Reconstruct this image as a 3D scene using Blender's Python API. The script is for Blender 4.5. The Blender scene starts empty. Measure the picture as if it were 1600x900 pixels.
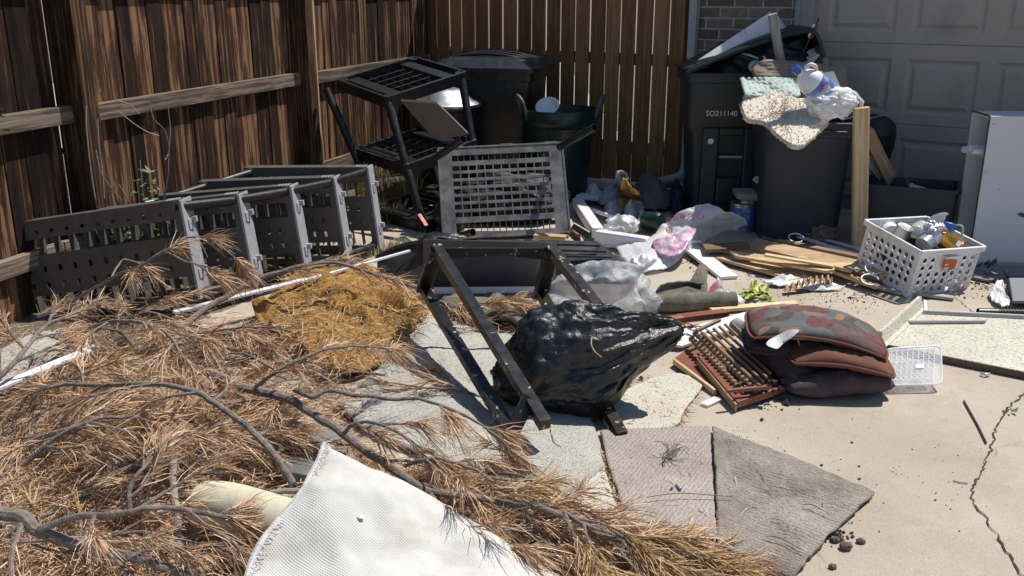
import bpy, bmesh, math, random
import numpy as np
from mathutils import Vector, Matrix, noise
from math import radians as R, sin, cos, pi
random.seed(7)
S = bpy.context.scene
# ---------------------------------------------------------------- camera
CAMH = 1.5; PITCH = R(17.3); FPX = 1478.0
cd = bpy.data.cameras.new('camera'); cam = bpy.data.objects.new('camera', cd); S.collection.objects.link(cam)
cam.location = (0, 0, CAMH); cam.rotation_euler = (R(90) - PITCH, 0, 0)
cd.sensor_width = 36; cd.lens = FPX / 1600 * 36; cd.clip_start = .05; cd.clip_end = 2000
S.camera = cam
# ---------------------------------------------------------------- world, sun, exposure
SUN_EL, SUN_AZ = 62, 60
w = bpy.data.worlds.new('World'); S.world = w; w.use_nodes = True
nt = w.node_tree; bg = nt.nodes['Background']
sky = nt.nodes.new('ShaderNodeTexSky'); sky.sky_type = 'NISHITA'; sky.sun_disc = False
sky.sun_elevation = R(SUN_EL); sky.sun_rotation = R(SUN_AZ); sky.altitude = 1600
nt.links.new(sky.outputs[0], bg.inputs[0]); bg.inputs[1].default_value = 0.098
sd = bpy.data.lights.new('sun', 'SUN'); sun = bpy.data.objects.new('sun', sd); S.collection.objects.link(sun)
sd.energy = 4.6; sd.angle = R(.53); sd.color = (1, .955, .89)
sdir = Vector((sin(R(SUN_AZ)) * cos(R(SUN_EL)), cos(R(SUN_AZ)) * cos(R(SUN_EL)), sin(R(SUN_EL))))
sun.rotation_euler = sdir.to_track_quat('Z', 'Y').to_euler(); sun.location = sdir * 30
S.view_settings.view_transform = 'Standard'; S.view_settings.look = 'None'
S.view_settings.exposure = 0.22; S.view_settings.gamma = 1.0; S.view_settings.use_curve_mapping = False
S.cycles.max_bounces = 6; S.cycles.transparent_max_bounces = 12

# ---------------------------------------------------------------- photo measurements to points in the yard
def ray(u, v):
    x = (u - 800) / FPX; y = -(v - 450) / FPX
    return Vector((x, cos(PITCH) + y * sin(PITCH), -sin(PITCH) + y * cos(PITCH)))
def G(u, v, z=0.0):
    d = ray(u, v); t = (z - CAMH) / d.z
    return Vector((d.x * t, d.y * t, z))
def P(u, v, Y):
    d = ray(u, v); t = Y / d.y
    return Vector((d.x * t, Y, CAMH + d.z * t))
V = Vector
def rnd(a, b): return random.uniform(a, b)

# ---------------------------------------------------------------- materials
def _n(nt, t, **k):
    n = nt.nodes.new(t)
    for a, b in k.items(): setattr(n, a, b)
    return n
def ramp(nt, fac, stops):
    r = _n(nt, 'ShaderNodeValToRGB'); e = r.color_ramp.elements
    while len(e) < len(stops): e.new(.5)
    for i, (p, c) in enumerate(stops):
        e[i].position = p; e[i].color = (c[0], c[1], c[2], 1) if hasattr(c, '__len__') else (c, c, c, 1)
    nt.links.new(fac, r.inputs[0]); return r.outputs[0]
def mix(nt, fac, a, b, mode='MIX'):
    m = _n(nt, 'ShaderNodeMix', data_type='RGBA', blend_type=mode)
    for sock, val in ((m.inputs[0], fac), (m.inputs[6], a), (m.inputs[7], b)):
        if hasattr(val, 'is_output'): nt.links.new(val, sock)
        else: sock.default_value = val if not hasattr(val, '__len__') else (*val[:3], 1)
    return m.outputs[2]
def noisen(nt, vec, scale, detail=4, rough=.55, dist=0):
    n = _n(nt, 'ShaderNodeTexNoise'); n.inputs['Scale'].default_value = scale
    n.inputs['Detail'].default_value = detail; n.inputs['Roughness'].default_value = rough; n.inputs['Distortion'].default_value = dist
    if vec: nt.links.new(vec, n.inputs['Vector'])
    return n.outputs[0]
def mapping(nt, vec, scale=(1, 1, 1), rot=(0, 0, 0)):
    m = _n(nt, 'ShaderNodeMapping'); m.inputs['Scale'].default_value = scale; m.inputs['Rotation'].default_value = rot
    nt.links.new(vec, m.inputs['Vector']); return m.outputs[0]
def base_mat(name):
    m = bpy.data.materials.new(name); m.use_nodes = True
    return m, m.node_tree, m.node_tree.nodes['Principled BSDF'], _n(m.node_tree, 'ShaderNodeTexCoord')
def bumpit(nt, b, h, strength, dist=.01):
    n = _n(nt, 'ShaderNodeBump'); n.inputs['Strength'].default_value = strength; n.inputs['Distance'].default_value = dist
    nt.links.new(h, n.inputs['Height']); nt.links.new(n.outputs[0], b.inputs['Normal'])
def M(name, col, rough=.6, var=.2, scale=12, bump=.2, bscale=60, dirt=None, dscale=5, damt=.5, metal=0, spec=.5, alpha=1, speck=None, sscale=150, samt=.62, coat=0, bdist=.004):
    m, nt, b, tc = base_mat(name); vec = tc.outputs['Object']
    n1 = noisen(nt, vec, scale, 6, .6)
    lo = tuple(c * (1 - var) for c in col); hi = tuple(min(1, c * (1 + var)) for c in col)
    c = ramp(nt, n1, [(.3, lo), (.7, hi)])
    if dirt:
        d = noisen(nt, vec, dscale, 8, .68); f = ramp(nt, d, [(1 - damt - .12, 0.0), (1 - damt + .12, 1.0)])
        c = mix(nt, f, c, dirt)
    if speck:
        d = noisen(nt, vec, sscale, 2, .5); f = ramp(nt, d, [(samt, 0.0), (samt + .06, 1.0)])
        c = mix(nt, f, c, speck)
    nt.links.new(c, b.inputs['Base Color'])
    rr = ramp(nt, n1, [(.3, max(0, rough - .08)), (.7, min(1, rough + .08))]); nt.links.new(rr, b.inputs['Roughness'])
    b.inputs['Metallic'].default_value = metal; b.inputs['Specular IOR Level'].default_value = spec
    b.inputs['Alpha'].default_value = alpha; b.inputs['Coat Weight'].default_value = coat
    if bump: bumpit(nt, b, noisen(nt, vec, bscale, 5, .65), bump, bdist)
    return m
def wood(name, cols, tint=(.5, 1.4), gscale=1.0, rough=.75, dirt=None, bump=.5, knots=True, spread=1.0, gd=1.6):
    """UV u = metres along the grain, v = metres across + 10 per board"""
    m, nt, b, tc = base_mat(name); uv = tc.outputs['UV']
    sx = _n(nt, 'ShaderNodeSeparateXYZ'); nt.links.new(uv, sx.inputs[0])
    fl = _n(nt, 'ShaderNodeMath', operation='DIVIDE'); nt.links.new(sx.outputs[1], fl.inputs[0]); fl.inputs[1].default_value = 10
    f2 = _n(nt, 'ShaderNodeMath', operation='ROUND'); nt.links.new(fl.outputs[0], f2.inputs[0])
    wn = _n(nt, 'ShaderNodeTexWhiteNoise', noise_dimensions='1D'); nt.links.new(f2.outputs[0], wn.inputs['W'])
    mp = mapping(nt, uv, (1.7 * gscale, 30 * gscale, 1))
    big = mapping(nt, uv, (3.2, 12, 1))
    kn = noisen(nt, big, 1.0, 1, .4)
    wv = _n(nt, 'ShaderNodeTexWave', wave_type='BANDS', bands_direction='Y')
    mw = mapping(nt, uv, (.55, 9, 1)); nt.links.new(mw, wv.inputs['Vector'])
    wv.inputs['Scale'].default_value = 1.0 * gscale; wv.inputs['Distortion'].default_value = 11 if knots else 3
    wv.inputs['Detail'].default_value = 3; wv.inputs['Detail Scale'].default_value = .8
    g = noisen(nt, mp, 1.0, 7, .7, gd)
    a1 = _n(nt, 'ShaderNodeMath', operation='MULTIPLY_ADD'); nt.links.new(wv.outputs[1], a1.inputs[0]); a1.inputs[1].default_value = .13
    fine = noisen(nt, mapping(nt, uv, (5 * gscale, 150 * gscale, 1)), 1.0, 4, .7); gm = _n(nt, 'ShaderNodeMath', operation='MULTIPLY_ADD'); nt.links.new(fine, gm.inputs[0]); gm.inputs[1].default_value = .42
    gs = _n(nt, 'ShaderNodeMath', operation='MULTIPLY_ADD'); nt.links.new(g, gs.inputs[0]); gs.inputs[1].default_value = 1.0; gs.inputs[2].default_value = -.15; nt.links.new(gs.outputs[0], gm.inputs[2]); nt.links.new(gm.outputs[0], a1.inputs[2])
    a2 = _n(nt, 'ShaderNodeMath', operation='MULTIPLY_ADD'); nt.links.new(wn.outputs[0], a2.inputs[0]); a2.inputs[1].default_value = .22 * spread; nt.links.new(a1.outputs[0], a2.inputs[2])
    a3 = _n(nt, 'ShaderNodeMath', operation='MULTIPLY_ADD'); nt.links.new(kn, a3.inputs[0]); a3.inputs[1].default_value = .35; nt.links.new(a2.outputs[0], a3.inputs[2])
    k = len(cols); c = ramp(nt, a3.outputs[0], [(.48 + .62 * i / (k - 1), cc) for i, cc in enumerate(cols)])
    mul = _n(nt, 'ShaderNodeMapRange'); nt.links.new(wn.outputs[0], mul.inputs[0]); mul.inputs[3].default_value = tint[0]; mul.inputs[4].default_value = tint[1]
    c = mix(nt, 1.0, c, mul.outputs[0], 'MULTIPLY')
    if dirt:
        d = noisen(nt, tc.outputs['Object'], 7, 7, .7); c = mix(nt, ramp(nt, d, [(.52, 0.0), (.68, .8)]), c, dirt)
    nt.links.new(c, b.inputs['Base Color']); b.inputs['Roughness'].default_value = rough; b.inputs['Specular IOR Level'].default_value = .25
    bumpit(nt, b, a1.outputs[0], bump, .004)
    return m

MT = {}
MT['fence'] = wood('weathered_stained_cedar', [(.004, .003, .0025), (.009, .0055, .0045), (.022, .0115, .0075), (.058, .024, .012), (.17, .095, .05)], (.5, 1.7), gscale=.7, bump=1, spread=.8)
MT['rail'] = wood('greyed_rail_wood', [(.02, .014, .010), (.06, .042, .03), (.13, .095, .068), (.24, .19, .145)], (.8, 1.2), bump=.8)
MT['post'] = wood('brown_post_wood', [(.007, .0045, .003), (.02, .012, .007), (.05, .027, .013), (.15, .085, .04)], (.8, 1.2), bump=.8)
MT['gate'] = wood('brown_cedar_boards', [(.12, .058, .023), (.19, .095, .039), (.26, .138, .058), (.34, .19, .085)], (.7, 1.15), bump=.35)
MT['pine'] = wood('pine_lumber', [(.40, .25, .11), (.52, .36, .18), (.60, .43, .24), (.68, .53, .33)], (.9, 1.1), bump=.15, gd=.2, knots=False)
MT['oldpine'] = wood('aged_plank_wood', [(.30, .19, .10), (.44, .29, .16), (.55, .39, .225), (.64, .48, .30)], (.85, 1.15), bump=.3, gd=.25, knots=False, dirt=(.26, .19, .12))
MT['redwood'] = wood('reddish_board', [(.13, .045, .025), (.19, .07, .038), (.25, .10, .055), (.34, .17, .10)], (.8, 1.15), bump=.2, dirt=(.10, .07, .05))
MT['darkstick'] = wood('dark_old_lath', [(.08, .05, .03), (.16, .10, .06), (.24, .16, .10), (.33, .24, .16)], (.7, 1.1))
MT['greywood'] = wood('grey_weathered_stick', [(.10, .10, .10), (.19, .19, .185), (.28, .275, .265), (.38, .37, .35)], (.9, 1.1))
MT['black_pl'] = M('black_moulded_plastic', (.012, .012, .013), .38, .25, 30, .12, 180, dirt=(.05, .045, .04), dscale=9, damt=.33)
MT['shelf_pl'] = M('dusty_charcoal_plastic', (.085, .078, .07), .5, .2, 25, .2, 200, dirt=(.11, .095, .08), dscale=7, damt=.4)
MT['shelf_edge'] = M('sun_lightened_plastic', (.34, .35, .37), .5, .12, 25, .1, 200, dirt=(.28, .26, .24), dscale=12, damt=.35)  # shelf plastic lightened: sun on the right edges is put into the colour
MT['panel_pl'] = M('grey_scuffed_plastic', (.075, .075, .076), .5, .25, 14, .15, 200, dirt=(.19, .185, .175), dscale=10, damt=.5)
MT['cart'] = M('charcoal_green_cart_plastic', (.018, .024, .026), .45, .25, 18, .25, 260, dirt=(.05, .05, .05), dscale=6, damt=.3)
MT['cart2'] = M('black_cart_plastic', (.012, .014, .014), .35, .25, 18, .2, 260, dirt=(.05, .05, .05), dscale=8, damt=.35)
MT['can'] = M('navy_grey_can_plastic', (.024, .028, .048), .5, .25, 10, .2, 200, dirt=(.055, .05, .05), dscale=5, damt=.34)
MT['tub'] = M('dark_green_tub_plastic', (.010, .028, .022), .35, .25, 18, .1, 200, dirt=(.05, .06, .05), dscale=6, damt=.3)
MT['white_pl'] = M('white_plastic', (.74, .745, .76), .4, .06, 10, .03, 200, dirt=(.45, .42, .38), dscale=9, damt=.3)
MT['crate_pl'] = M('off_white_crate_plastic', (.76, .75, .75), .42, .06, 10, .03, 200, dirt=(.4, .37, .33), dscale=8, damt=.36)
MT['cabinet'] = M('white_laminate', (.68, .68, .69), .5, .05, 3, .04, 90, dirt=(.3, .29, .28), dscale=4, damt=.28)
MT['painted'] = M('white_painted_wood', (.74, .73, .72), .5, .07, 8, .1, 60, dirt=(.42, .37, .32), dscale=9, damt=.36)
MT['door'] = M('taupe_garage_door_paint', (.43, .37, .315), .55, .05, 3, .06, 300, dirt=(.30, .265, .235), dscale=2.2, damt=.36)
MT['trim'] = M('grey_trim_paint', (.33, .32, .31), .6, .08, 6, .1, 60)
MT['spout'] = M('pale_downspout_paint', (.44, .42, .37), .5, .1, 6, .05, 60, dirt=(.2, .18, .15), damt=.33)
MT['bagblack'] = M('black_garbage_bag_film', (.013, .013, .014), .3, .2, 20, .6, 40, spec=.6, dirt=(.04, .037, .034), dscale=9, damt=.3, bdist=.01)
MT['baggrey'] = M('grey_translucent_film', (.40, .42, .44), .3, .25, 12, .8, 30, dirt=(.62, .64, .66), dscale=14, damt=.42, alpha=.56, bdist=.01)
MT['bagwhite'] = M('white_translucent_film', (.90, .90, .92), .24, .06, 12, .7, 34, alpha=.62, bdist=.01)
MT['film'] = M('clear_milky_film', (.88, .85, .85), .28, .05, 12, .7, 26, alpha=.5, bdist=.01)
MT['pinkfilm'] = M('purple_printed_film', (.48, .20, .36), .35, .35, 30, .6, 40, dirt=(.80, .66, .74), dscale=22, damt=.5, alpha=.85)
MT['clear'] = M('clear_plastic', (.86, .89, .92), .12, .03, 12, .02, 90, alpha=.22, spec=.8)
MT['clearbits'] = M('clear_moulded_ribs', (.92, .93, .93), .2, .03, 12, .02, 90, alpha=.6, spec=.8)
MT['glass'] = M('bottle_glass', (.8, .84, .84), .08, .03, 12, .02, 90, alpha=.45, spec=1)
MT['foil'] = M('crumpled_foil', (.72, .73, .75), .25, .1, 30, 1.0, 60, metal=.95, bdist=.01)
MT['gold'] = M('gold_tin', (.62, .34, .07), .28, .12, 12, .04, 40, metal=.85)
MT['steel'] = M('steel_metal', (.5, .5, .51), .35, .1, 12, .05, 80, metal=.9)
MT['bar'] = M('galvanised_bar', (.6, .61, .63), .3, .1, 12, .05, 80, metal=.6)
MT['greytin'] = M('grey_tin_paint', (.30, .31, .34), .4, .1, 12, .05, 80, metal=.3)
MT['bark'] = M('grey_brown_bark', (.21, .17, .14), .95, .45, 45, 1.0, 90, dirt=(.26, .225, .20), dscale=16, damt=.42, bdist=.008)
MT['barkpale'] = M('pale_barkless_wood', (.33, .29, .25), .9, .3, 25, .8, 90, dirt=(.15, .12, .10), dscale=12, damt=.42, bdist=.006)
MT['needle'] = None
MT['shagcream'] = M('cream_shag_pile', (.78, .70, .59), .95, .07, 60, .7, 220, dirt=(.66, .585, .49), dscale=24, damt=.35, bdist=.01)
MT['tanrug'] = M('brown_woven_rug', (.27, .215, .175), .95, .2, 40, .8, 160, bdist=.006)
MT['mintrug'] = M('mint_woven_mat', (.56, .66, .60), .9, .12, 40, .8, 110, dirt=(.36, .42, .38), dscale=90, damt=.46, bdist=.008)
MT['cushion'] = M('aubergine_cushion_fabric', (.060, .038, .045), .9, .15, 9, .3, 420, dirt=(.10, .072, .072), dscale=5, damt=.42)
MT['rust'] = M('rust_cushion_fabric', (.155, .058, .036), .9, .15, 9, .3, 420, dirt=(.10, .06, .05), dscale=5, damt=.35)
MT['tag'] = M('white_care_tag', (.72, .72, .70), .7, .1, 60, .3, 90, speck=(.2, .2, .2), sscale=260, samt=.6)
MT['cream_carpet'] = M('cream_speckled_carpet_back', (.60, .57, .48), .95, .1, 8, .9, 150, speck=(.22, .18, .12), sscale=210, samt=.585, dirt=(.48, .40, .28), dscale=4, damt=.36, bdist=.006)
MT['berber'] = M('pale_grey_berber_carpet', (.54, .525, .465), .95, .1, 8, 1.0, 210, speck=(.13, .12, .10), sscale=240, samt=.56, dirt=(.34, .30, .23), dscale=4, damt=.34, bdist=.007)
MT['doormat'] = M('mauve_grey_ribbed_carpet', (.33, .27, .235), .98, .12, 14, .9, 190, dirt=(.205, .18, .15), dscale=3.4, damt=.45, speck=(.14, .11, .09), sscale=190, samt=.62, bdist=.006)
MT['doormat2'] = M('dirt_stained_grey_carpet', (.29, .25, .22), .98, .15, 14, .9, 190, dirt=(.15, .13, .105), dscale=2.6, damt=.56, speck=(.38, .35, .31), sscale=160, samt=.66, bdist=.006)
MT['olive'] = M('dirty_olive_carpet', (.23, .205, .155), .98, .25, 24, 1.0, 160, dirt=(.12, .105, .075), dscale=9, damt=.45, bdist=.01)
MT['mustard'] = M('mustard_pile', (.47, .25, .065), .98, .32, 34, 1.0, 120, dirt=(.26, .15, .05), dscale=14, damt=.38, bdist=.02)
MT['creampipe'] = M('cream_foam_tube', (.62, .58, .43), .7, .07, 9, .3, 120, dirt=(.42, .37, .24), dscale=11, damt=.36, speck=(.25, .2, .12), sscale=140, samt=.68)
MT['board_cream'] = M('speckled_cream_laminate', (.58, .555, .46), .5, .06, 8, .1, 100, speck=(.33, .32, .25), sscale=95, samt=.55, dirt=(.45, .42, .34), dscale=14, damt=.38)
MT['mdf'] = M('dark_chipboard_edge', (.13, .085, .06), .9, .3, 40, .4, 200)
MT['maroon'] = M('reddish_brown_veneer', (.205, .062, .033), .5, .12, 9, .1, 60, dirt=(.15, .085, .055), dscale=12, damt=.38, speck=(.40, .32, .25), sscale=75, samt=.72)
MT['spindle'] = M('bead_wood_brown', (.30, .195, .115), .55, .25, 22, .2, 90, dirt=(.11, .075, .05), dscale=22, damt=.4)
MT['tube'] = M('mottled_grey_tube', (.16, .175, .18), .4, .3, 12, .1, 90, dirt=(.36, .37, .37), dscale=12, damt=.4)
MT['soil'] = M('dark_soil_debris', (.06, .045, .033), .98, .5, 60, .8, 200)
MT['greymat'] = M('white_woven_backing', (.66, .655, .60), .92, .05, 6, .0)
MT['leaf'] = M('weed_leaf', (.075, .13, .035), .6, .4, 30, .2, 60)
MT['leafdark'] = M('dark_ivy_leaf', (.02, .035, .018), .5, .4, 30, .2, 60)
MT['leafyel'] = M('yellow_green_leaf', (.46, .50, .05), .5, .3, 26, .3, 60, dirt=(.16, .30, .04), dscale=30, damt=.45)
MT['straw'] = M('dry_straw_grass', (.40, .34, .17), .9, .4, 8, 0, dirt=(.20, .24, .07), dscale=9, damt=.42)
MT['vine'] = M('dry_vine', (.28, .24, .20), .9, .3, 30, .3, 90)
MT['ragblue'] = M('pale_blue_cloth', (.38, .42, .46), .9, .15, 12, .5, 160)
MT['ragyel'] = M('yellow_orange_cloth', (.62, .37, .10), .9, .2, 12, .5, 160)
MT['ragtan'] = M('grey_brown_cloth', (.17, .15, .125), .95, .2, 12, .5, 160)
MT['ragwhite'] = M('white_cloth', (.74, .74, .76), .9, .06, 12, .5, 160, dirt=(.35, .3, .25), dscale=30, damt=.3)
MT['card'] = M('corrugated_cardboard', (.36, .245, .14), .9, .15, 16, .3, 90, dirt=(.22, .15, .09), dscale=12, damt=.35)
MT['brownboard'] = M('dusty_brown_board', (.20, .15, .115), .8, .12, 9, .1, 60)
MT['paper'] = M('white_paper', (.76, .76, .74), .8, .05, 16, .3, 90, dirt=(.5, .47, .43), dscale=14, damt=.34)
MT['blacklac'] = M('black_lacquered_wood', (.014, .013, .013), .35, .25, 20, .15, 90, speck=(.50, .43, .27), sscale=30, samt=.645, dirt=(.05, .045, .04), dscale=14, damt=.34)
MT['drawer'] = M('charcoal_drawer_laminate', (.095, .097, .112), .5, .15, 12, .1, 120, dirt=(.065, .065, .07), dscale=9, damt=.38)
MT['gloss'] = M('glossy_black_sheet', (.02, .019, .018), .28, .2, 8, .1, 30)
MT['red'] = M('red_plastic', (.42, .03, .03), .5, .1, 20, .1, 60)
MT['redink'] = M('red_print', (.50, .05, .12), .6, .1, 20, 0)
MT['orange'] = M('orange_red_paper_label', (.58, .12, .03), .6, .25, 40, .1, 60)
MT['blue'] = M('blue_label', (.04, .14, .42), .4, .2, 30, 0, dirt=(.5, .6, .72), dscale=16, damt=.36)
MT['bluecap'] = M('blue_cap', (.04, .11, .42), .35, .1, 30, 0)
MT['whiteink'] = M('white_print', (.78, .78, .78), .6, .05, 20, 0)
MT['slate'] = M('grey_slate', (.13, .135, .125), .9, .3, 9, .7, 40, dirt=(.23, .22, .19), dscale=7, damt=.42, bdist=.01)
MT['tile'] = M('blue_grey_tile', (.19, .20, .215), .7, .1, 9, .3, 60, dirt=(.1, .09, .08), dscale=9, damt=.34)
MT['stone'] = M('dirt_clod', (.15, .115, .09), .98, .4, 40, .8, 90)
MT['green_pl'] = M('teal_strip', (.05, .16, .14), .5, .2, 20, .2, 60)
MT['darkcloth'] = M('black_nylon', (.008, .008, .010), .6, .2, 20, .3, 90)
MT['tiles_roof'] = M('roof_shingle', (.10, .09, .08), .95, .3, 9, .6, 60)
MT['brownpl'] = M('tan_lid_plastic', (.38, .35, .31), .6, .08, 9, .1, 60)

def needle_mat(name, cols):
    m, nt, b, tc = base_mat(name)
    sx = _n(nt, 'ShaderNodeSeparateXYZ'); nt.links.new(tc.outputs['UV'], sx.inputs[0])
    c = ramp(nt, sx.outputs[0], [(i / (len(cols) - 1), q) for i, q in enumerate(cols)])
    nt.links.new(c, b.inputs['Base Color']); b.inputs['Roughness'].default_value = .55
    return m
MT['needle'] = needle_mat('dead_pine_needles', [(.20, .11, .06), (.39, .235, .135), (.54, .345, .205), (.64, .445, .28), (.72, .55, .38)])
MT['goldneedle'] = needle_mat('golden_dead_needles', [(.22, .125, .05), (.42, .26, .11), (.55, .37, .18), (.64, .46, .26)])

def concrete_mat():
    m, nt, b, tc = base_mat('broom_concrete'); o = tc.outputs['Object']  # the concrete's own colour, mottled and stained at random
    n1 = noisen(nt, o, 1.3, 7, .62); c = ramp(nt, n1, [(.3, (.375, .315, .25)), (.5, (.45, .385, .31)), (.72, (.53, .465, .385))])
    f = noisen(nt, o, 190, 3, .6); c = mix(nt, ramp(nt, f, [(.28, .75), (.46, 0.0)]), c, (.24, .19, .145))
    f = noisen(nt, o, 120, 2, .5); c = mix(nt, ramp(nt, f, [(.62, 0.0), (.72, .5)]), c, (.66, .60, .52))
    d = noisen(nt, o, 2.4, 9, .72); c = mix(nt, ramp(nt, d, [(.52, 0.0), (.74, .5)]), c, (.25, .21, .165)); d2 = noisen(nt, o, 17, 6, .75); c = mix(nt, ramp(nt, d2, [(.55, 0.0), (.8, .5)]), c, (.27, .225, .175)); d3 = noisen(nt, o, .7, 5, .6); c = mix(nt, ramp(nt, d3, [(.5, 0.0), (.75, .35)]), c, (.50, .46, .40))
    nt.links.new(c, b.inputs['Base Color']); b.inputs['Roughness'].default_value = .9; b.inputs['Specular IOR Level'].default_value = .2
    bumpit(nt, b, noisen(nt, o, 150, 6, .7), .55, .006)
    return m
MT['concrete'] = concrete_mat()
def dirt_mat():
    m, nt, b, tc = base_mat('dry_dirt'); o = tc.outputs['Object']
    c = ramp(nt, noisen(nt, o, 6, 9, .7), [(.3, (.10, .075, .05)), (.5, (.21, .165, .115)), (.7, (.36, .30, .22))])
    nt.links.new(c, b.inputs['Base Color']); b.inputs['Roughness'].default_value = .95
    bumpit(nt, b, noisen(nt, o, 40, 8, .75), 1, .03); return m
MT['dirt'] = dirt_mat()
def brick_mat():
    m, nt, b, tc = base_mat('brown_brick'); t = _n(nt, 'ShaderNodeTexBrick'); nt.links.new(tc.outputs['UV'], t.inputs['Vector'])
    t.inputs['Scale'].default_value = 1; t.inputs['Brick Width'].default_value = .215; t.inputs['Row Height'].default_value = .078
    t.inputs['Mortar Size'].default_value = .006; t.inputs['Mortar Smooth'].default_value = .1; t.inputs['Bias'].default_value = -.1
    t.inputs['Color1'].default_value = (.17, .115, .08, 1); t.inputs['Color2'].default_value = (.34, .25, .175, 1); t.inputs['Mortar'].default_value = (.50, .47, .43, 1)
    n = noisen(nt, tc.outputs['Object'], 25, 6, .7); c = mix(nt, ramp(nt, n, [(.4, 0.0), (.75, .55)]), t.outputs[0], (.05, .042, .036))
    nt.links.new(c, b.inputs['Base Color']); b.inputs['Roughness'].default_value = .9
    inv = _n(nt, 'ShaderNodeMath', operation='SUBTRACT'); inv.inputs[0].default_value = 1; nt.links.new(t.outputs[1], inv.inputs[1])
    bumpit(nt, b, inv.outputs[0], .8, .008); return m
MT['brick'] = brick_mat()
def weave_mat():
    m, nt, b, tc = base_mat('white_woven_mat'); o = tc.outputs['Object']
    n1 = noisen(nt, o, 3, 6, .6); c = ramp(nt, n1, [(.3, (.55, .545, .50)), (.7, (.64, .635, .595))])
    d = noisen(nt, mapping(nt, o, (1, 1, 1)), 5, 9, .72); c = mix(nt, ramp(nt, d, [(.50, 0.0), (.72, .65)]), c, (.42, .36, .275))
    hs = []
    for ang in (R(33), R(123)):
        wv = _n(nt, 'ShaderNodeTexWave'); nt.links.new(mapping(nt, o, (1, 1, 1), (0, 0, ang)), wv.inputs['Vector']); wv.inputs['Scale'].default_value = 55; wv.inputs['Distortion'].default_value = 1.2; wv.inputs['Detail'].default_value = 1
        hs.append(wv.outputs[1])
    mm = _n(nt, 'ShaderNodeMath', operation='MULTIPLY'); nt.links.new(hs[0], mm.inputs[0]); nt.links.new(hs[1], mm.inputs[1])
    c = mix(nt, ramp(nt, mm.outputs[0], [(.0, .12), (.35, 0.0)]), c, (.40, .39, .35))
    nt.links.new(c, b.inputs['Base Color']); b.inputs['Roughness'].default_value = .92; bumpit(nt, b, mm.outputs[0], .5, .003); return m
MT['greymat'] = weave_mat()
def ribbed(name, src, ang):
    m, nt, b, tc = base_mat(name); o = tc.outputs['Object']
    c1, c2, c3 = src
    n = noisen(nt, o, 3.0, 9, .72); c = ramp(nt, n, [(.32, c3), (.52, c2), (.68, c1)])
    wv = _n(nt, 'ShaderNodeTexWave'); nt.links.new(mapping(nt, o, (1, 1, 1), (0, 0, ang)), wv.inputs['Vector']); wv.inputs['Scale'].default_value = 22; wv.inputs['Distortion'].default_value = 5; wv.inputs['Detail'].default_value = 4; wv.inputs['Detail Scale'].default_value = 3
    f = noisen(nt, o, 170, 3, .6)
    h = _n(nt, 'ShaderNodeMath', operation='MULTIPLY_ADD'); nt.links.new(wv.outputs[1], h.inputs[0]); h.inputs[1].default_value = .24; nt.links.new(f, h.inputs[2])
    c = mix(nt, ramp(nt, h.outputs[0], [(.35, .55), (.75, 0.0)]), c, tuple(q * .45 for q in c3))
    nt.links.new(c, b.inputs['Base Color']); b.inputs['Roughness'].default_value = .98; b.inputs['Specular IOR Level'].default_value = .1
    bumpit(nt, b, h.outputs[0], .9, .007); return m
MT['doormat'] = ribbed('mauve_ribbed_carpet', ((.52, .46, .41), (.45, .395, .345), (.32, .275, .235)), R(30))
MT['doormat2'] = ribbed('dirt_stained_carpet', ((.46, .41, .36), (.35, .31, .265), (.17, .145, .115)), R(-55))
def patch_mat():
    m, nt, b, tc = base_mat('patchwork_cushion_print'); o = tc.outputs['Object']
    v = _n(nt, 'ShaderNodeTexVoronoi', distance='MANHATTAN'); nt.links.new(mapping(nt, o, (8, 12, 3), (0, 0, .4)), v.inputs['Vector']); v.inputs['Scale'].default_value = 1
    s = _n(nt, 'ShaderNodeSeparateColor'); nt.links.new(v.outputs['Color'], s.inputs[0])
    r = _n(nt, 'ShaderNodeValToRGB'); e = r.color_ramp; e.interpolation = 'CONSTANT'
    cs = [(.055, .042, .045), (.115, .028, .032), (.085, .10, .108), (.27, .15, .085), (.17, .135, .075), (.09, .058, .05)]
    while len(e.elements) < len(cs): e.elements.new(.5)
    for i, q in enumerate(cs): e.elements[i].position = i / len(cs); e.elements[i].color = (*q, 1)
    nt.links.new(s.outputs[0], r.inputs[0]); n = noisen(nt, o, 40, 6, .6)
    c = mix(nt, ramp(nt, n, [(.4, 0.0), (.7, .5)]), r.outputs[0], (.16, .12, .10))
    nt.links.new(c, b.inputs['Base Color']); b.inputs['Roughness'].default_value = .85; bumpit(nt, b, noisen(nt, o, 300, 3), .3, .003); return m
MT['patch'] = patch_mat()

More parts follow.
